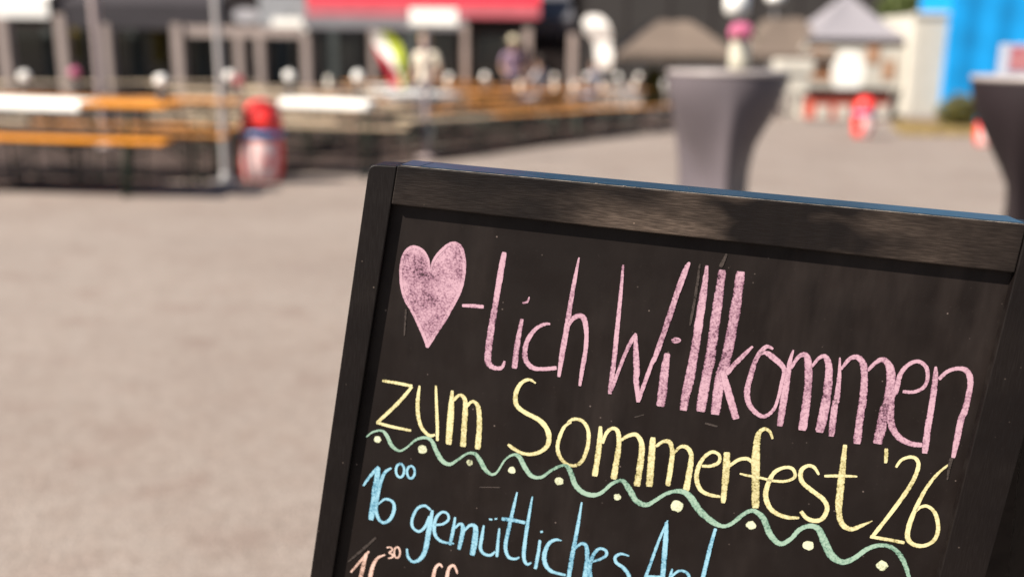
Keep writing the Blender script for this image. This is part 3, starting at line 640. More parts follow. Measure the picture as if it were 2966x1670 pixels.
# rows running back towards the grey standing table
r0, r1 = G(1030, 404), G(1700, 325)
rd = (r1 - r0); rd.z = 0; rlen = rd.length; rd.normalize(); rn = Vector((-rd.y, rd.x, 0)); r_ang = math.degrees(math.atan2(rd.y, rd.x))
def row_pt(row, t): q = r0 + rn * (.75 + 1.95 * row) + rd * t; return q
def row_at(row, xd):                                    # where a row crosses a picture column
    lo, hi = -4.0, 30.0
    for _ in range(50):
        m_ = (lo + hi) / 2; q = row_pt(row, m_); d = Vector((q.x, q.y, gz(q.x, q.y) + .77)) - CAM
        xx = (1483 + F_PX * d.dot(XR) / d.dot(FW)) / DS
        if xx < xd: lo = m_
        else: hi = m_
    return row_pt(row, lo)
ROWN = ['the front row towards the grey standing table', 'the second row towards the grey standing table', 'the back row along the awnings']
for row in range(3):
    k = 0
    for t_ in (1.15 - 2.35 * (row > 1), 3.5 - 2.35 * (row > 1), 5.85, 8.2, 10.55):
        if t_ > rlen + .6 - row * .6: continue
        q = row_pt(row, t_); pale = 1 if (t_ < 3 or (row == 1 and t_ < 5)) else 0; cn = 'pale' if pale else 'brown'
        put_set(q.x, q.y, r_ang + random.uniform(-1, 1), pale, cn + ' beer table in ' + ROWN[row], cn + ' bench on the yard side of ' + ROWN[row], cn + ' bench on the inner side of ' + ROWN[row])

def runner(label, tx_, ty_, a, x0, x1):
    c = on_ground(tx_, ty_); t = thing('paper_runner', label, 'table runner', c, R(a), 'white paper runners', True)
    mb = MB(); n = 14; pts = []
    prof = [(-.262, .70), (-.259, .766), (-.25, .7735), (0, .7745), (.25, .7735), (.259, .766), (.262, .70)]
    for i in range(n + 1):
        for y_, z_ in prof: pts.append((x0 + (x1 - x0) * i / n, y_ + (.004 * math.sin(i * 2.1) if z_ < .75 else 0), z_ + (.002 * math.sin(i * 1.7 + y_ * 9) + .002 if z_ > .77 else 0)))
    m_ = len(prof); mb.add(pts, [(i * m_ + j, (i + 1) * m_ + j, (i + 1) * m_ + j + 1, i * m_ + j + 1) for i in range(n) for j in range(m_ - 1)], 0, True)
    mb.build('paper_sheet', M_white, t)
runner('white paper runner on the orange table left of the silver pole', pa_[0], pa_[1], 1, AX(0, pa_[1]) - pa_[0] - .2, AX(212, pa_[1]) - pa_[0])
runner('white paper runner on the pale table behind the red topped bin', pc_[0], pc_[1], -1, AX(708, pc_[1]) - pc_[0], AX(938, pc_[1]) - pc_[0])
q_ = row_pt(0, 1.15); runner('white paper runner on the table behind the white sign post', q_.x, q_.y, r_ang, -.95, .7)
q_ = row_pt(0, 8.2); runner('short white paper runner on the brown table under the white feather flag', q_.x, q_.y, r_ang, -.6, .1)
q_ = row_pt(1, 3.5); runner('white paper runner on a pale table of the second row', q_.x, q_.y, r_ang, -.9, .2)

# flower vases on the beer tables
def round_vase(label, fm, loc, bh, group):
    t = thing('flower_vase', label, 'vase', loc, 0, group)
    MB().lathe([(.03, 0), (.04, .02), (.042, .07), (.026, bh * .55), (.022, bh - .06), (.028, bh - .05)], n=18).build('vase_body', M_glassv, t)
    mb = MB().ball((0, 0, bh), .046, 0, 2)
    for q in range(26):
        u = 1 - 2 * (q + .5) / 26; a = q * 2.399; s_ = math.sqrt(1 - u * u)
        mb.ball((.042 * s_ * math.cos(a), .042 * s_ * math.sin(a), bh + .042 * u), .015, 0, 1, jit=.2)
    mb.build('blossom', fm, t)
    return t
M_glassv = mat('smoky_glass', (.16, .14, .13), .15, .5)
def vase_at(xd, Y, label, fm, yd=191):
    p = A(xd, yd, Y); z = gz(p.x, Y) + .780
    round_vase(label, fm, (p.x, Y, z), max(.15, min(.4, p.z - z)), 'vases on the beer tables')
lv = 'white flower ball in a slim vase on a beer table of the back rows'
vase_at(577, pc_[1], 'white flower ball in a slim vase on the pale table beside the silver pole', M_creamf)
vase_at(602, pc_[1] - .1, 'rose coloured flower ball in a slim vase beside the silver pole', M_redf, 218)
vase_at(727, pc_[1], 'white flower ball in a slim vase on the pale table behind the red topped bin', M_creamf)
vase_at(900, pc_[1], 'white flower ball in a slim vase on the pale table beside the leaning feather flag', M_creamf)
vase_at(405, pa_[1], 'white flower ball in a slim vase at the end of the orange table', M_creamf, 203)
vase_at(62, Y_win, 'white flower ball in a slim vase on the table before the wide windows', M_creamf, 200)
vase_at(188, Y_win, 'pink flower ball in a slim vase on the table before the wide windows', M_pinkf, 183)
for xd, row, lab in ((1220, 0, 'white flower ball in a slim vase on the runner end behind the sign post'), (1478, 0, 'white flower ball in a slim vase on the front row under the white feather flag'), (1555, 0, 'white flower ball in a slim vase on the front row before the tan parasol'), (1607, 0, 'white flower ball in a slim vase on the front row beside the shrub'), (1130, 1, lv), (1395, 1, lv), (1310, 2, lv)):
    q = row_at(row, xd); vase_at(xd, q.y, lab, M_creamf, 193)

cup0 = None; rc = random.Random(5)  # white cups added along the rows to give bright dots
for row, t_ in ((0, 4.2), (0, 5.5), (0, 6.3), (0, 7.6), (0, 9.1), (0, 10.9), (1, 1.6), (1, 5.0), (1, 6.6), (1, 8.6), (2, 6.2), (2, 3.0)):
    q = row_pt(row, t_) + rn * rc.uniform(-.16, .16); lb = 'white paper cup left on a table of ' + ROWN[row]
    lc = (q.x, q.y, gz(q.x, q.y) + .772 + .002)
    if cup0 is None:
        cup0 = thing('highlight_cup', lb, 'cup', lc, 0, 'cups added as highlights on the beer tables')
        MB().lathe([(.028, 0), (.04, .13), (.042, .135)], n=18).build('cup_wall', M_white, cup0); MB().lathe([(.043, .135), (.043, .143), (.036, .147)], n=18).build('lid', M_white, cup0)
    else: dup(cup0, lc, 0, lb, 'cups added as highlights on the beer tables', False)

# ================================================================== poles and signs
p = G(570, 462)
t = thing('silver_pole', 'tall silver pole on a white base plate beside the red topped bin', 'pole', on_ground(p.x, p.y))
MB().lathe([(.036, .03), (.034, 1.5), (.032, 3.6)], n=18).lathe([(.05, .03), (.05, .1), (.037, .11)], n=18).build('shaft', M_grey, t)
MB().box((0, 0, .015), (.24, .24, .02), bev=.006).build('base_plate', M_grey, t)
def sign_post(label, base, top, wid, hgt, r=.035, sm=M_white, pm=M_post):
    t = thing('sign_post', label, 'sign post', base)
    H = top - base[2]
    MB().lathe([(r, 0), (r, H)], n=14).build('shaft', pm, t)
    MB().lathe([(.14, 0), (.14, .02), (.05, .03)], n=18).build('foot', pm, t)
    if wid:
        s = MB().box((wid * .18, -.05, H - hgt / 2 - .01), (wid, .03, hgt), bev=.008).build('sign_board', sm, t)
    return t
p = G(1074, 398); sign_post('grey post carrying a small white sign board among the beer tables', on_ground(p.x, p.y), AZ(22, p.y), .58, .2)
p = A(262, 300, 12.6); sign_post('plain grey post rising behind the orange beer tables', on_ground(p.x, 12.6), AZ(-30, 12.6), 0, 0, .06)

# feather flags
def feather_flag(label, base, pole_pts, outline, mats_of, pm, slim=.0):
    t = thing('feather_flag', label, 'flag', base)
    b = Vector(base)
    MB().tube([Vector(q) - b for q in pole_pts], .014, 8).build('flag_pole', pm, t)
    MB().lathe([(.16, 0), (.16, .03), (.04, .06)], n=18).build('foot', M_dkst, t)
    # cloth: rows between left and right outline
    for name, m, f0, f1 in mats_of:
        mb = MB(); pts = []
        for (xl_, xr2, yd, Y) in outline:
            xl_, xr2 = xl_ + slim * (xr2 - xl_), xr2 - slim * .3 * (xr2 - xl_)
            for f in (f0(yd), f1(yd)):
                q = A(xl_ + (xr2 - xl_) * f, yd, Y) - b
                pts.append((q.x, q.y + .035 * math.sin(yd * .07), q.z))
        n = len(outline)
        back = [(x, y + .004, z) for x, y, z in pts]
        fs = [(2 * i, 2 * i + 1, 2 * i + 3, 2 * i + 2) for i in range(n - 1)]
        mb.add(pts + back, fs + [tuple(j + 2 * n for j in reversed(f)) for f in fs] + [(2 * i, 2 * i + 2, 2 * i + 2 + 2 * n, 2 * i + 2 * n) for i in range(n - 1)] + [(2 * i + 1, 2 * i + 1 + 2 * n, 2 * i + 3 + 2 * n, 2 * i + 3) for i in range(n - 1)])
        mb.build(name, m, t)
    return t
Yf = 16.0
ol = [(940, 978, 80, Yf), (931, 997, 92, Yf), (931, 1008, 108, Yf), (938, 1016, 128, Yf), (948, 1021, 150, Yf), (957, 1022, 170, Yf), (966, 1021, 190, Yf), (975, 1018, 210, Yf), (984, 1012, 228, Yf), (996, 1006, 245, Yf)]
x0 = AX(1022, Yf)
cl = lambda v: max(0.0, min(1.0, v))
base_f = (x0 + .06, Yf, gz(x0, Yf))
pole = [(x0 + .06, Yf, gz(x0, Yf)), tuple(A(1022, 250, Yf)), tuple(A(1023, 170, Yf)), tuple(A(1012, 112, Yf)), tuple(A(985, 82, Yf)), tuple(A(945, 78, Yf))]
s1 = lambda yd: cl((yd - 105) / 135.0) ** 1.1 * .95
s2 = lambda yd: cl(.42 + (yd - 80) * .0030)
feather_flag('small feather flag in lime, white and red leaning beside the sign post', base_f, pole,
             ol, [('red_cloth', M_flagr, lambda y: 0.0, lambda y: s1(y)), ('white_cloth', M_flagw, s1, lambda y: max(s1(y), s2(y))), ('lime_cloth', M_lime, lambda y: max(s1(y), s2(y)), lambda y: 1.0)], M_dkst, .1)
Yw = 19.0
ol = [(1480, 1505, 38, Yw), (1468, 1522, 50, Yw), (1466, 1533, 66, Yw), (1472, 1538, 84, Yw), (1492, 1540, 102, Yw), (1497, 1541, 125, Yw), (1498, 1540, 150, Yw), (1500, 1538, 176, Yw)]
xw = AX(1522, Yw)
feather_flag('plain white feather flag with hooked top on a dark pole', (xw, Yw, gz(xw, Yw)), [(xw, Yw + .02, gz(xw, Yw)), tuple(A(1536, 176, Yw + .02)), tuple(A(1540, 100, Yw + .02)), tuple(A(1534, 64, Yw + .02)), tuple(A(1505, 36, Yw + .02)), tuple(A(1480, 38, Yw + .02))],
             ol, [('white_cloth', M_flagw, lambda y: 0.0, lambda y: 1.0)], M_dkst)

# ================================================================== bins
M_binw = mat('pinkish_white_plastic', (1.25, .86, .82), .4, .4, var=.06)
def bin_parts(t):
    body = MB().lathe([(.15, 0), (.18, .03), (.2, .16), (.205, .28), (.195, .4), (.18, .44)], n=28)
    for i, f in enumerate(body.f):
        zc = sum(body.v[j][2] for j in f) / len(f); ac = math.atan2(sum(body.v[j][0] for j in f), -sum(body.v[j][1] for j in f)); body.mi[i] = 0 if (.08 < zc < .42 and -.95 < ac < .8 and len(f) == 4) else 1
    b = body.build('bin_body', [M_binw, M_binred], t)
    def patch(name, pts, m):
        mb = MB(); vs_ = []
        for r_ in (.2085, .2125):
            for a, z in pts: vs_.append((r_ * math.sin(a), -r_ * math.cos(a), z))
        n = len(pts)
        mb.add(vs_, [tuple(reversed(range(n))), tuple(range(n, 2 * n))] + [(i, (i + 1) % n, n + (i + 1) % n, n + i) for i in range(n)])
        mb.build(name, m, b)
    hh = [(.09 * 5 * .16 * (16 * math.sin(q) ** 3) / 5.0 * .9, .225 + .0062 * (13 * math.cos(q) - 5 * math.cos(2 * q) - 2 * math.cos(3 * q) - math.cos(4 * q))) for q in [2 * math.pi * k / 22 for k in range(22)]]
    patch('heart_emblem', [(a * .7 + .4, .2 + (z - .2) * .7 - .01) for a, z in hh], M_binred)
    for a0 in (2.1,):
        mb = MB(); rows = []
        for z in (.08, .16, .28, .38):
            r_ = {.08: .1925, .16: .203, .28: .208, .38: .2}[z]
            rows += [(r_ * math.sin(a0 + k * .12), -r_ * math.cos(a0 + k * .12), z) for k in range(4)]
        mb.add(rows, [(j * 4 + k, j * 4 + k + 1, j * 4 + k + 5, j * 4 + k + 4) for j in range(3) for k in range(3)])
        mb.build('red_stripe', M_binred, b)
    MB().lathe([(.18, .435), (.215, .445), (.22, .475), (.2, .49), (.18, .49)], n=28).build('rim', M_blue, t)
    MB().lathe([(.185, .485), (.2, .53), (.195, .6), (.17, .68), (.12, .745), (.06, .775), (.004, .785)], n=28).build('dome_lid', M_binred, t)
    MB().box((0, -.182, .58), (.17, .03, .1), bev=.02).build('flap', M_binred, t)
p = G(662, 456)
bin0 = thing('litter_bin', 'white and red barrel bin with red dome beside the silver pole', 'bin', on_ground(p.x, p.y), R(4), 'barrel bins with red domes', True)
bin_parts(bin0)
p = G(2168, 345); dup(bin0, on_ground(p.x, p.y), R(30), 'barrel bin with red dome in front of the red food counter', 'barrel bins with red domes')
p = G(2478, 366); dup(bin0, on_ground(p.x, p.y), R(-10), 'barrel bin with red dome beside the olive bush and blue tarpaulin', 'barrel bins with red domes')

# ================================================================== standing tables
def stand_table(label, x, y, H, feet, lens, cm):
    t = thing('standing_table', label, 'table', on_ground(x, y), 0, 'covered standing tables')
    mb = MB(); NA, NT = 72, 26; pts = []
    h0 = H - .03
    for i in range(NT + 1):
        tt = i / NT; z = h0 * (1 - tt)
        k = min(1, tt / .62); k = k * k * (3 - 2 * k)
        rf = .392 - .075 * math.sin(math.pi * min(1, tt * 1.05) * .75) + .05 * max(0, tt - .8) * 2
        for j in range(NA):
            a = 2 * math.pi * j / NA - math.pi
            d, ln = min((abs((a - R(f) + math.pi) % (2 * math.pi) - math.pi), q) for f, q in zip(feet, lens))
            ln = ln + (sum(lens) / 3 - ln) * min(1, d / R(60))
            tri = rf * ln * math.cos(R(60)) / math.cos(R(60) - min(d, R(60))) * (1 - .10 * math.sin(min(d, R(60)) / R(60) * math.pi / 2))
            r_ = .392 * (1 - k) + tri * k
            if tt > .86: r_ *= 1 - .12 * (tt - .86) / .14 * min(1, d / R(40))
            pts.append((r_ * math.sin(a), -r_ * math.cos(a), z + (.10 * (tt - .8) / .2 * min(1, d / R(60)) if tt > .8 else 0)))
    mb.add(pts, [(i * NA + j, (i + 1) * NA + j, (i + 1) * NA + (j + 1) % NA, i * NA + (j + 1) % NA) for i in range(NT) for j in range(NA)], 0, True)
    mb.build('stretch_cover', cm, t)
    MB().lathe([(.39, H - .03), (.4, H - .022), (.4, H - .008), (.392, H)], n=56).build('table_top', M_top, t)
    MB().lathe([(.03, .05), (.03, H - .04)], n=14).build('column', M_grey, t)
    for f in feet:
        MB().tube([(0, 0, .07), (.3 * math.sin(R(f)), -.3 * math.cos(R(f)), .02)], .016, 6).build('foot', M_grey, t)
    return t
Y1 = 6.75; x1 = AX(1829, Y1, 175); zt = AZ(177, Y1, 1829)
T1 = stand_table('standing table in grey stretch cover with a white flower vase on top', x1, Y1, zt - gz(x1, Y1), (-124, -4, 116), (1.03, 1.02, .76), M_span)
Y2 = 5.6; x2 = AX(2640, Y2, 190); zt2 = AZ(191, Y2, 2560)
T2 = stand_table('standing table in dark shaded stretch cover with a picture box on top', x2, Y2, zt2 - gz(x2, Y2), (-50, 70, 190), (.72, .95, .72), mat('shaded_stretch_cloth', (.028, .019, .022), .6, .2, var=.06, vscale=5))  # shade on the grey cover put into an even near-black cloth colour
# vase with the pink bloom
vx = AX(1859, Y1 - .02, 160)
t = thing('tall_vase', 'white cylindrical vase with a full pink bloom on the standing table', 'vase', (vx, Y1 - .02, zt + .001))
MB().lathe([(.055, 0), (.066, .006), (.07, .06), (.068, .14), (.06, .178), (.064, .19)], n=28).build('vase_body', mat('cream_ceramic', (.72, .68, .55), .3, .5), t)
mb = MB()
for k in range(46):
    u = 1 - 2 * (k + .5) / 46; a = k * 2.399; s_ = math.sqrt(1 - u * u)
    mb.ball((.066 * s_ * math.cos(a), .066 * s_ * math.sin(a), .245 + .05 * u), .02, 0, 1, jit=.2)
mb.ball((0, 0, .245), .055, 0, 2)
mb.build('bloom', M_pinkf, t)
for k, (a, l_) in enumerate(((-.2, .11), (.5, .12), (2.6, .09), (4.2, .1))):
    dx, dy = math.cos(a), math.sin(a)
    mb = MB(); pts = []
    for i in range(6):
        s_ = i / 5; wd = .024 * math.sin(math.pi * (s_ * .9 + .06)); cx, cz = .03 + l_ * s_, .2 + .05 * math.sin(s_ * 2.6) - .03 * s_
        pts += [(dx * cx - dy * wd, dy * cx + dx * wd, cz), (dx * cx, dy * cx, cz - .006), (dx * cx + dy * wd, dy * cx - dx * wd, cz)]
    mb.add(pts, [(3 * i + q, 3 * i + q + 1, 3 * i + q + 4, 3 * i + q + 3) for i in range(5) for q in range(2)], 0, True)
    mb.build('leaf', M_leaf, t)
# picture box on the right table
bx = AX(2556, Y2, 150)
t = thing('picture_box', 'small pale blue box with a pink picture on the standing table', 'box', (bx, Y2 - .05, zt2 + .001), R(-8))
zb2 = .17
MB().box((0, 0, zb2 / 2), (.2, .12, zb2), bev=.006).build('box_body', mat('pale_blue_card', (.5, .55, .66), .6, .3), t)
MB().box((0, -.0625, zb2 / 2 + .008), (.15, .004, zb2 * .72)).build('picture', mat('pink_picture', (.62, .32, .3), .5, .3, col2=(.5, .1, .16), vscale=14), t)

# ================================================================== long restaurant building
YB = 25.6
bld = thing('restaurant_building', 'long low building with pale pillars and dark windows behind the beer tables', 'building', on_ground(AX(600, YB), YB))
bo = Vector(bld.location)
def bpart(name, x0, x1, y0, y1, Y, dep, m, parent=bld, org=None, bev=.0, ref=None):
    """box seen at overview pixels x0..x1, y0..y1 with its front at depth Y"""
    o = org if org is not None else bo
    a, b = A(x0, (y0 + y1) / 2, Y), A(x1, (y0 + y1) / 2, Y); xm = ref if ref is not None else (x0 + x1) / 2
    zt_, zb_ = A(xm, y0, Y).z, A(xm, y1, Y).z
    return MB().box(((a.x + b.x) / 2 - o.x, Y + dep / 2 - o.y, (zt_ + zb_) / 2 - o.z), (b.x - a.x, dep, zt_ - zb_), bev=bev).build(name, m, parent)
gl = G(700, 240)
bpart('back_wall', -330, 1462, -330, 262, YB + .9, .3, M_dark)
for i, (a, b, y0) in enumerate(((-300, -262, 40), (-160, -125, 40), (-5, 28, 45), (141, 173, 35), (258, 284, 60), (432, 464, 60), (588, 616, 95), (642, 668, 95), (756, 784, 85), (926, 948, 75), (1158, 1181, 60), (1312, 1340, 70), (1427, 1453, 85))):
    bpart('pillar', a + 4, b - 4, y0, 268, 22.0 + .03 * (i % 2), .3, M_plas)
for a, b in ((-258, -165), (-120, -10), (33, 138), (178, 254), (290, 426), (470, 582), (620, 638), (672, 752), (788, 922), (952, 1154), (1186, 1308)):
    wv = bpart('window', a + 2, b - 2, 60, 214, YB + .45, .06, M_dkst)
    bpart('pane', a + 8, b - 8, 68, 206, YB + .43, .01, M_glass, wv)
for a, b in ((112, 134), (330, 362), (495, 520), (624, 636), (690, 730), (1015, 1052), (830, 850)):
    bpart('curtain', a, b, 72, 202, YB + .41, .012, M_cur)
for a, b, y1 in ((180, 198, 150), (385, 412, 160)):
    bpart('curtain', a, b, 66, y1, YB + .40, .03, M_yel)
bpart('sill_wall', -330, 1160, 216, 262, YB + .5, .3, mat('rose_render', (.23, .165, .155), .9, .1, var=.1, vscale=4))
bpart('beam', 466, 755, 66, 94, 22.1, .2, M_plas)
bpart('fascia', -330, 1445, -330, 8, YB + .4, .5, M_dark)
# awnings
def awning(label, x0, x1, yt, yb, Y, m, depth=2.2, rise=.55, mv=None):
    a, b = A(x0, yb, Y), A(x1, yb, Y)
    zt_, zb_ = A((x0 + x1) / 2, yt, Y).z, A((x0 + x1) / 2, yb, Y).z
    t = thing('awning', label, 'awning', ((a.x + b.x) / 2, Y, zb_))
    w2 = (b.x - a.x) / 2; h = zt_ - zb_
    MB().box((0, 0, h / 2), (2 * w2, .03, h)).build('valance', mv or m, t)
    mb = MB(); th_ = .02
    p = [(-w2, .02, h + .004), (w2, .02, h + .004), (w2, depth, h + rise), (-w2, depth, h + rise)]
    mb.add(p + [(x, y, z + th_) for x, y, z in p], [(3, 2, 1, 0), (4, 5, 6, 7), (0, 1, 5, 4), (1, 2, 6, 5), (2, 3, 7, 6), (3, 0, 4, 7)]); mb.build('canopy', m, t)
    for sx in (-1, 1): MB().tube([(sx * (w2 - .15), .05, h * .5), (sx * (w2 - .15), depth, -.2)], .025, 6).build('arm', M_dkst, t)
    return t
awning('dark charcoal awning over the windows left of the silver pole', 128, 548, 12, 74, 23.4, M_awn)
awning('pale fabric awning at the far end of the window front', -300, 124, -8, 44, 23.2, M_flagw, mv=M_flagw)
awning('slate grey awning with a lighter front beside the red awning', 1178, 1442, 50, 86, 23.2, M_awn2, rise=.75, mv=M_awn)
awning('broad pale grey awning edge hanging below the red awning', 762, 1172, 45, 74, 22.25, mat('pale_slate_canvas', (.3, .29, .31), .75, .3, var=.1, vscale=3), depth=.12, rise=.0)
awning('red awning with sun sheen painted pink on its front edge', 772, 1358, 10, 44, 22.4, M_red, depth=1.8, rise=1.3, mv=M_redl)
def wall_sign(label, x0, x1, y0, y1, Y, m, extra=None):
    a, b = A(x0, y0, Y), A(x1, y1, Y)
    t = thing('hanging_sign', label, 'sign', ((a.x + b.x) / 2, Y, b.z))
    o = Vector(t.location)
    bpart('sign_panel', x0, x1, y0, y1, Y, .06, m, t, o, bev=.01)
    bpart('bracket', (x0 + x1) / 2 - 3, (x0 + x1) / 2 + 3, y0 - 14, y0 - .5, Y + .02, .02, M_dkst, t, o)
    if extra: extra(t, o)
    return t
wall_sign('large pale grey sign panel beside the red awning', 652, 772, -12, 84, 22.9, mat('pale_grey_sign', (.42, .43, .45), .5, .4, var=.06))
wall_sign('bright white sign board low on the pale grey panel', 684, 772, 46, 80, 22.7, M_white)
def oval(t, o):
    mb = MB(); c = A(620, 40, 22.9); k = 28
    pr2 = [(.3 * math.cos(2 * math.pi * i / k), .16 * math.sin(2 * math.pi * i / k)) for i in range(k)]
    mb.prism([(c.x - o.x + x, c.z - o.z + z) for x, z in pr2], -.075, -.062); mb.build('oval_emblem', mat('oval_white', (.6, .58, .6), .5, .3), t)
wall_sign('black sign with a white oval next to the pale grey panel', 572, 650, 12, 64, 22.96, M_awn, lambda t, o: MB().prism([((A(620, 40, 22.96).x - o.x) + .3 * math.cos(2 * math.pi * i / 28), (A(620, 40, 22.96).z - o.z) + .16 * math.sin(2 * math.pi * i / 28)) for i in range(28)], -.014, -.001).build('oval_emblem', mat('oval_white', (.6, .58, .6), .5, .3), t))

# ================================================================== far grey building
YG = 44.0
fb = thing('grey_hall', 'big plain dark grey hall far behind the tan parasols', 'building', on_ground(AX(1800, YG), YG))
bpart('wall', 1330, 2330, -420, 215, YG, .6, M_conc, fb, Vector(fb.location))
for k in range(9): bpart('wall_seam', 1360 + k * 110, 1363 + k * 110, -420, 215, YG - .03, .05, M_dkst, fb, Vector(fb.location))
bpart('roof_edge', 1320, 2340, -436, -421, YG - .2, 1.0, M_dkst, fb, Vector(fb.location))

# tan parasols
def parasol(label, xc, Y, half, ytop, yeave, flat):
    c = A(xc, yeave, Y); g = gz(c.x, Y)
    t = thing('tan_parasol', label, 'parasol', (c.x, Y, g), 0, 'tan parasols')
    ze, zt_ = c.z - g, A(xc, ytop, Y).z - g
    w2 = half * Y / (F_PX / DS); f2 = flat * Y / (F_PX / DS)
    mb = MB(); n = 8; prof = [(1, 0), (.97, .02), (.72, .36), (.5, .68), (f2 / w2, .97), (f2 / w2 * .4, 1.0)]
    pts = []; fs = []
    for r_, h in prof:
        for k in range(4):
            a = math.pi / 4 + k * math.pi / 2
            for s_ in range(4):
                b = a + math.pi / 2; f = s_ / 4
                pts.append(((math.cos(a) * (1 - f) + math.cos(b) * f) * 1.4142 * w2 * r_, (math.sin(a) * (1 - f) + math.sin(b) * f) * 1.4142 * w2 * r_, ze + (zt_ - ze) * h - (.05 * math.sin(math.pi * f) if 0 < r_ < .98 else 0)))
    for i in range(len(prof) - 1):
        for k in range(16): fs.append((i * 16 + k, i * 16 + (k + 1) % 16, (i + 1) * 16 + (k + 1) % 16, (i + 1) * 16 + k))
    fs.append(tuple(range(len(pts) - 16, len(pts)))); mb.add(pts, fs); mb.build('canopy', M_tan, t)
    v = MB()
    for k in range(16):
        a_, b_ = Vector(pts[k]), Vector(pts[(k + 1) % 16]); d_ = .16 + .02 * (k % 2); v.add([a_, b_, b_ - Vector((0, 0, d_)), a_ - Vector((0, 0, d_))], [(0, 1, 2, 3)])
    v.build('valance', M_tan, t)
    MB().lathe([(.05, 0), (.05, zt_ - .05)], n=12).build('pole', M_dkst, t)
    MB().box((0, 0, .05), (.8, .8, .1), bev=.01).build('base', M_post, t)
parasol('square tan parasol open beside the white feather flag', 1688, 27.0, 140, 52, 134, 38)
parasol('square tan parasol open between the flower vase and the lilac tent', 1965, 29.0, 110, 46, 138, 40)

# lamp posts
def lamp_post(label, xd, ytop, ybot, Y, wpx):
    c = A(xd, ybot, Y); g = gz(c.x, Y); t = thing('lamp_post', label, 'street lamp', (c.x, Y, g))
    zb_, zt_ = c.z - g, A(xd, ytop, Y).z - g; r_ = wpx / 2 * Y / (F_PX / DS)
    MB().lathe([(.06, 0), (.05, .4), (.035, zb_)], n=12).build('shaft', M_grey, t)
    MB().lathe([(r_ * .55, zb_), (r_ * .95, zb_ + (zt_ - zb_) * .12), (r_, zb_ + (zt_ - zb_) * .5), (r_ * .9, zb_ + (zt_ - zb_) * .85), (r_ * .3, zt_)], n=24).build('lantern', M_china, t)
lamp_post('lamp post with a big white lantern behind the pink bloom', 1852, -34, 40, 33.0, 58)
lamp_post('lamp post with a small white lantern left of the lilac tent', 1950, -20, 6, 36.0, 44)

# hedge behind the rows
def leafy(name, label, cat, c, rx, ry, rz_, n, m, size=.09, trunk=None):
    t = thing(name, label, cat, c)
    mb = MB(); rnd = random.Random(len(name) + n)
    for k in range(n):
        while True:
            q = Vector((rnd.uniform(-1, 1), rnd.uniform(-1, 1), rnd.uniform(-1, 1)))
            if q.length < 1 and rnd.random() < .25 + q.length: break
        lump = 1 + .2 * math.sin(5 * q.x + 3 * q.z) * math.cos(4 * q.y)
        p = Vector((q.x * rx * lump, q.y * ry * lump, (trunk or 0) + rz_ * (1 + q.z * lump)))
        u = Vector((rnd.uniform(-1, 1), rnd.uniform(-1, 1), rnd.uniform(-1, 1))).normalized(); v = u.orthogonal().normalized()
        s_ = size * rnd.uniform(.6, 1.3)
        mb.add([p - u * s_, p + v * s_ * .5, p + u * s_, p - v * s_ * .5], [(0, 1, 2, 3)])
    mb.build('crown' if trunk else 'foliage', m, t)
    mb = MB()
    for k in range(5):
        a = k * 1.26; h = (trunk or 0) + rz_
        mb.tube([(0, 0, 0), (.05 * math.cos(a), .05 * math.sin(a), h * .5), (rx * .45 * math.cos(a), ry * .45 * math.sin(a), h * 1.15)], [.06 if trunk else .02, .04 if trunk else .015, .008], 6)
    mb.build('trunk' if trunk else 'stem', M_dkst, t)
    return t
p = G(1668, 292); leafy('yellow_green_shrub', 'yellow green shrub at the end of the beer table rows', 'shrub', on_ground(p.x, p.y + 2), .34, .35, .62, 900, mat('lime_leaf', (.24, .2, .012), .6, .2, var=.3, vscale=8), .07)

# ================================================================== lilac tent with food stall
YT = 28.0
ta, tb = A(2034, 96, YT), A(2290, 96, YT)
tx = (ta.x + tb.x) / 2; tg = gz(tx, YT)
tent = thing('pavilion_tent', 'lilac grey peaked pavilion tent with dark poles over the food stall', 'tent', (tx, YT, tg))
hw = (tb.x - ta.x) / 2; ze = ta.z - tg; zp = A(2165, -25, YT).z - tg
mb = MB(); pts = []; NR = 7
for i in range(NR):
    s_ = i / (NR - 1); r_ = hw * (1 - s_); h = ze + (zp - ze) * (s_ ** 1.15)
    for k in range(4):
        for j in range(6):
            f = j / 6; c0 = [(-1, -1), (1, -1), (1, 1), (-1, 1)]; a_, b_ = c0[k], c0[(k + 1) % 4]
            pts.append(((a_[0] * (1 - f) + b_[0] * f) * r_, hw + (a_[1] * (1 - f) + b_[1] * f) * r_, h - .10 * math.sin(math.pi * f) * (1 - s_) * s_ * 3))
mb.add(pts, [(i * 24 + k, i * 24 + (k + 1) % 24, (i + 1) * 24 + (k + 1) % 24, (i + 1) * 24 + k) for i in range(NR - 1) for k in range(24)])
mb.build('roof', M_tent, tent)
for (cx, cy, dx, dy) in ((0, 0, 1, 0), (0, 2 * hw, 1, 0), (-hw, hw, 0, 1), (hw, hw, 0, 1)):
    MB().box((cx, cy, ze - .1), (2 * hw + .02 if dx else .02, .02 if dx else 2 * hw - .03, .2)).build('valance', M_dkst, tent)
for sx in (-1, 1):
    for yy in (.03, 2 * hw - .03):
        MB().box((sx * (hw - .05), yy, (ze - .1) / 2), (.06, .06, ze - .1)).build('tent_leg', M_dkst, tent)
st = thing('food_stall', 'food stall with red counter and white menu wall under the lilac tent', 'stall', (tx - .1, YT + .5, gz(tx, YT + .5)))
so = Vector(st.location)
bpart('menu_wall', 2012, 2272, 118, 224, YT - .12, .06, M_cont, st, so)
bpart('side_wall', 2018, 2022, 108, 300, YT - .12, .5, M_cont, st, so)
for a, b, y0, y1 in ((2040, 2096, 122, 200), (2182, 2212, 116, 160), (2220, 2250, 150, 200)): bpart('food_picture', a, b, y0, y1, YT - .15, .012, M_food, st, so)
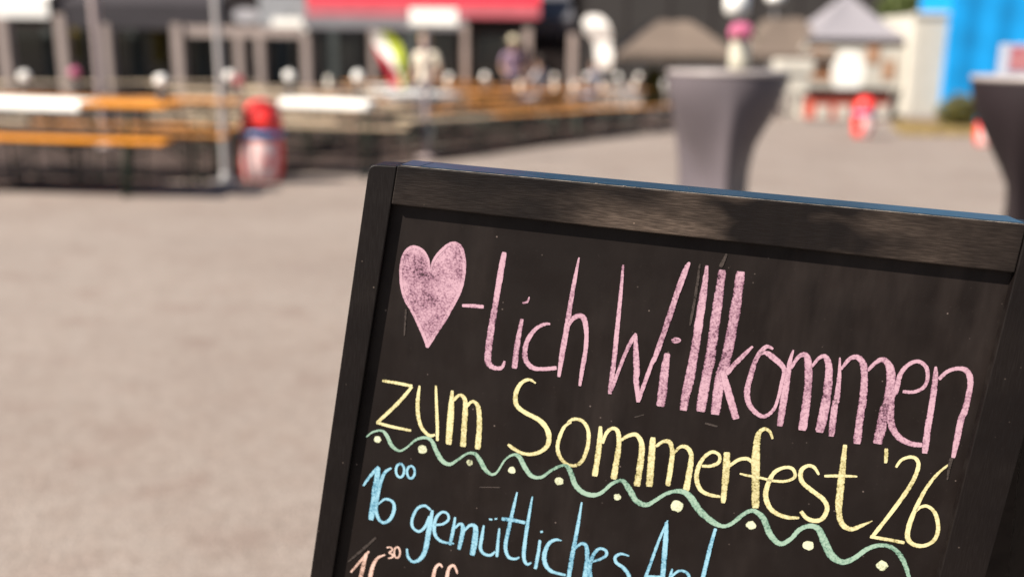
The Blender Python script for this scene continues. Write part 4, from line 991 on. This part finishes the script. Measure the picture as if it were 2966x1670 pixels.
mb = MB(); c = A(2131, 184, YT - .6) - so; sc_ = YT / (F_PX / DS)
mb.prism([(c.x + 38 * sc_ * math.cos(2 * math.pi * i / 32), c.z + 52 * sc_ * math.sin(2 * math.pi * i / 32)) for i in range(32)], -1.2, -1.12); mb.build('round_sign', M_white, st)
bpart('counter', 2040, 2236, 236, 302, YT - .95, .6, M_counter, st, so)
for a in (2052, 2104, 2170, 2200): bpart('counter_panel', a, a + 34, 266, 298, YT - .98, .02, M_cont, st, so)
bpart('counter_top', 2034, 2242, 224, 236, YT - 1.05, .8, M_dkst, st, so)
bpart('plinth', 2046, 2230, 302, 314, YT - .9, .5, M_dkst, st, so)
# white bar counter left of the stall
p0 = A(2012, 230, YT - 3)
wb = thing('serving_cart', 'white serving cart with flared apron left of the food stall', 'cart', (p0.x, YT - 3, gz(p0.x, YT - 3)))
wo = Vector(wb.location)
bpart('cart_body', 1988, 2034, 190, 236, YT - 3, .5, M_cont, wb, wo, bev=.03)
bpart('cart_top', 1958, 2050, 150, 188, YT - 3.05, .6, M_cont, wb, wo, bev=.04)
for a in (1992, 2028):
    zz = A(a, 236, YT - 3).z - wo.z
    MB().box((A(a, 236, YT - 3).x - wo.x, .2, zz / 2), (.05, .05, zz)).build('leg', M_cont, wb)

# white box container and blue tarpaulin trailer
def gy(x, Y): return gz(x, Y)
YC = 27.6
wc = thing('white_container', 'white steel container standing between the lilac tent and the blue trailer', 'container', on_ground(AX(2337, YC), YC))
co = Vector(wc.location)
xa, xb = A(2288, 150, YC).x - co.x, A(2386, 150, YC).x - co.x; zc = A(2300, 38, YC).z - co.z
MB().box(((xa + xb) / 2, 1.2, zc / 2 + .07), (xb - xa, 2.4, zc - .14), bev=.03).build('container_body', M_cont, wc)
for k in range(9):
    x = xa + .12 + k * (xb - xa - .24) / 8; MB().box((x, -.02, zc / 2), (.09, .05, zc - .3), bev=.012).build('rib', M_cont, wc)
MB().box(((xa + xb) / 2, -.03, zc + .02), (xb - xa + .06, .1, .12), bev=.02).build('top_rail', M_cont, wc)
MB().box(((xa + xb) / 2, -.02, .07), (xb - xa + .04, .1, .14), bev=.02).build('bottom_rail', M_post, wc)
YR = 27.2
bt = thing('blue_trailer', 'tall trailer under a bright sky blue tarpaulin behind the standing table', 'trailer', on_ground(AX(2560, YR), YR))
bo2 = Vector(bt.location)
xa, xb = A(2389, 150, YR).x - bo2.x, A(2860, 150, YR).x - bo2.x; zt_ = 4.2
mb = MB(); NX, NZ = 40, 14; pts = []
for j in range(NZ + 1):
    for i in range(NX + 1):
        fx = i / NX; z = .35 + (zt_ - .35) * j / NZ
        pts.append((xa + (xb - xa) * fx - .10 * math.sin(math.pi * j / NZ) * (1 if i == 0 else 0), -.03 * math.sin(fx * 34) * math.sin(math.pi * j / NZ) - .02 * math.sin(j * 1.7 + fx * 9), z))
nb = len(pts)
mb.add(pts, [(j * (NX + 1) + i, j * (NX + 1) + i + 1, (j + 1) * (NX + 1) + i + 1, (j + 1) * (NX + 1) + i) for j in range(NZ) for i in range(NX)], 0, True)
mb.add([(xa, .06, .35), (xb, .06, .35), (xb, 2.4, .35), (xa, 2.4, .35), (xa, .06, zt_), (xb, .06, zt_), (xb, 2.4, zt_), (xa, 2.4, zt_)], [(0, 1, 2, 3), (4, 7, 6, 5), (0, 3, 7, 4), (1, 5, 6, 2), (2, 6, 7, 3), (0, 4, 5, 1)])
mb.build('tarpaulin', M_bluec, bt)
MB().box(((xa + xb) / 2, 1.2, .28), (xb - xa - .1, 2.2, .12)).build('chassis', M_dkst, bt)
for x in (xa + 1.0, xb - 1.2):
    for y in (.25, 2.1):
        wv = MB(); n = 20
        wv.prism([(x + .27 * math.cos(2 * math.pi * k / n), .27 + .27 * math.sin(2 * math.pi * k / n)) for k in range(n)], y - .1, y + .1); wv.build('wheel', M_dkst, bt)
p = G(2440, 330); leafy('olive_bush', 'rounded olive bush between the barrel bin and the blue trailer', 'bush', on_ground(p.x + .15, p.y + 1.0), .5, .45, .42, 1300, M_olive, .06)
# dry grass verge
vb = MB(); rnd = random.Random(3)
for k in range(2600):
    q = G(rnd.uniform(2262, 2500), rnd.uniform(318, 342)); 
    x, y = q.x, q.y
    if rnd.random() < .5: y = rnd.uniform(22.0, 27.2); x = AX(rnd.uniform(2262, 2500), y)
    h = rnd.uniform(.03, .12); a = rnd.uniform(0, 6.28); z = gz(x, y)
    vb.add([(x - .03 * math.cos(a), y - .03 * math.sin(a), z), (x + .03 * math.cos(a), y + .03 * math.sin(a), z), (x + rnd.uniform(-.05, .05), y + rnd.uniform(-.05, .05), z + h)], [(0, 1, 2)])
tag(vb.build('dry_grass', M_dry), 'dry yellow grass verge in front of the blue trailer', 'grass', kind='stuff')
pa = [G(2262, 318), G(2262, 342), G(2420, 344), G(2500, 340), G(2500, 316)]
mb = MB(); mb.add([(q.x, q.y, gz(q.x, q.y) + .004) for q in pa], [tuple(range(5))]); tag(mb.build('verge', mat('dry_soil', (.36, .27, .15), .95, .1, var=.2, vscale=3)), kind='structure')
p = A(2318, 5, 35.0); leafy('broad_tree', 'green tree rising behind the white container', 'tree', on_ground(p.x, 35.0), 1.3, 1.3, 1.1, 2600, M_leaf, .12, trunk=2.2)

# ================================================================== people at the tables
def person(label, x, y, rz, top, legs, hair, seat=None, hat=None, height=1.72):
    t = thing('person', label, 'person', on_ground(x, y), rz)
    k = height / 1.72
    if seat:
        J = {'pel': (0, 0, .55), 'wst': (0, .02, .74), 'chs': (0, .0, .93), 'nk': (0, -.02, 1.1), 'hd': (0, -.05, 1.2), 'tp': (0, -.05, 1.33),
             'shl': (.18, 0, 1.02), 'ell': (.24, -.12, .82), 'wrl': (.14, -.36, .80), 'hal': (.1, -.44, .80), 'hpl': (.1, -.02, .53), 'knl': (.13, -.42, .52), 'anl': (.13, -.42, .1), 'tol': (.14, -.56, .05)}
    else:
        J = {'pel': (0, 0, .93), 'wst': (0, .01, 1.1), 'chs': (0, 0, 1.28), 'nk': (0, -.01, 1.47), 'hd': (0, -.03, 1.56), 'tp': (0, -.03, 1.68),
             'shl': (.18, 0, 1.4), 'ell': (.25, .02, 1.12), 'wrl': (.21, -.16, .97), 'hal': (.19, -.23, .93), 'hpl': (.1, 0, .9), 'knl': (.11, -.03, .5), 'anl': (.11, .02, .1), 'tol': (.13, -.12, .04)}
    rad = {'pel': .15, 'wst': .13, 'chs': .15, 'nk': .055, 'hd': .085, 'tp': .075, 'shl': .07, 'ell': .045, 'wrl': .032, 'hal': .036, 'hpl': .1, 'knl': .065, 'anl': .045, 'tol': .04}
    for q in ('shl', 'ell', 'wrl', 'hal', 'hpl', 'knl', 'anl', 'tol'):
        J[q[:2] + 'r'] = (-J[q][0], J[q][1], J[q][2]); rad[q[:2] + 'r'] = rad[q]
    names = list(J); idx = {n_: i for i, n_ in enumerate(names)}
    E_ = [('pel', 'wst'), ('wst', 'chs'), ('chs', 'nk'), ('nk', 'hd'), ('hd', 'tp')]
    for s_ in 'lr': E_ += [('chs', 'sh' + s_), ('sh' + s_, 'el' + s_), ('el' + s_, 'wr' + s_), ('wr' + s_, 'ha' + s_), ('pel', 'hp' + s_), ('hp' + s_, 'kn' + s_), ('kn' + s_, 'an' + s_), ('an' + s_, 'to' + s_)]
    me = bpy.data.meshes.new('body_rig'); me.from_pydata([tuple(c * k for c in J[n_]) for n_ in names], [(idx[a], idx[b]) for a, b in E_], [])
    o = bpy.data.objects.new('body_rig', me); C.objects.link(o)
    o.modifiers.new('s', 'SKIN'); o.modifiers.new('u', 'SUBSURF').levels = 1
    for i, n_ in enumerate(names): me.skin_vertices[0].data[i].radius = (rad[n_] * k, rad[n_] * k * (.75 if n_ in ('pel', 'wst', 'chs') else 1))
    me.skin_vertices[0].data[0].use_root = True
    bpy.context.view_layer.update()
    dg = bpy.context.evaluated_depsgraph_get(); m2 = bpy.data.meshes.new_from_object(o.evaluated_get(dg))
    bpy.data.objects.remove(o)
    m2.name = 'body'; m2.materials.clear()
    for mm in (M_skin, top, legs, M_dkst): m2.materials.append(mm)
    nz, pz = J['nk'][2] * k, J['pel'][2] * k
    for f in m2.polygons:
        c = f.center; f.use_smooth = True
        arm = abs(c.x) > .17 * k and c.z > (.72 if seat else .88) * k
        if c.z > nz - .02: mi = 0
        elif arm and c.z < (J['ell'][2] + .08) * k: mi = 0
        elif seat and c.y < -.2 * k and c.z > .7 * k: mi = 0
        elif c.z > pz + .03 * k: mi = 1
        elif c.z < .1 * k: mi = 3
        else: mi = 2
        f.material_index = mi
    b = bpy.data.objects.new('body', m2); C.objects.link(b); b.parent = t
    hz, hy = J['hd'][2] * k, J['hd'][1]
    mb = MB().ball((0, hy + .012, hz + .055), .108, 0, 2, (.86, 1.0, 1.05))
    mb.v = [(x_, y_, z_) if not (y_ < hy - .03 and z_ < hz + .09) else (x_ * .8, hy - .03, max(z_, hz + .03)) for x_, y_, z_ in mb.v]
    mb.build('hair', hair, t)
    mb = MB().ball((0, hy - .1, hz + .01), .017, 0, 1, (.7, 1.1, 1.3))
    mb.build('nose', M_skin, t)
    for sx in (-1, 1):
        MB().ball((sx * .032, hy - .084, hz + .04), .011, 0, 1).build('eye', M_dkst, t)
        MB().ball((sx * .088, hy + .01, hz + .02), .022, 0, 1, (.4, .7, 1.2)).build('ear', M_skin, t)
    MB().box((0, hy - .089, hz - .035), (.042, .008, .009)).build('mouth', mat('lip', (.4, .15, .13), .5, .3), t)
    if hat: MB().lathe([(.17, hz + .1), (.165, hz + .108), (.105, hz + .115), (.1, hz + .19), (.06, hz + .215), (.004, hz + .22)], c=(0, hy, 0), n=22).build('hat', hat, t)
    return t
H_dark = mat('dark_hair', (.03, .02, .015), .6, .3); H_bl = mat('blond_hair', (.45, .33, .18), .6, .3)
C_lil = mat('lilac_shirt', (.42, .3, .42), .8, .2); C_blue = mat('pale_blue_shirt', (.38, .42, .55), .8, .2); C_gr = mat('light_grey_shirt', (.48, .47, .5), .8, .2)
C_be = mat('beige_shirt', (.95, .86, .7), .8, .2); C_jean = mat('dark_jeans', (.05, .06, .1), .8, .2); C_hat = mat('straw_hat', (.7, .62, .45), .8, .2)
q = row_at(1, 1398) + rn * 1.05; person('person standing in a lilac top and straw hat among the tables', q.x, q.y, R(20), C_lil, C_jean, H_bl, hat=C_hat)
q = row_at(1, 1436) - rn * .6; person('person seated in a pale blue shirt beside the person in the straw hat', q.x, q.y, R(180 + r_ang), C_blue, C_jean, H_dark, seat=True)
q = row_at(1, 1292) - rn * .6; person('person seated in a light grey shirt with back to the yard', q.x, q.y, R(180 + r_ang), C_gr, C_jean, H_dark, seat=True)
yb_ = (row_at(0, 1072).y + row_at(1, 1072).y) / 2; xb_ = AX(1072, yb_)
person('person standing in a beige shirt behind the white sign post', xb_, yb_, R(-30), C_be, C_jean, H_bl, height=1.6)
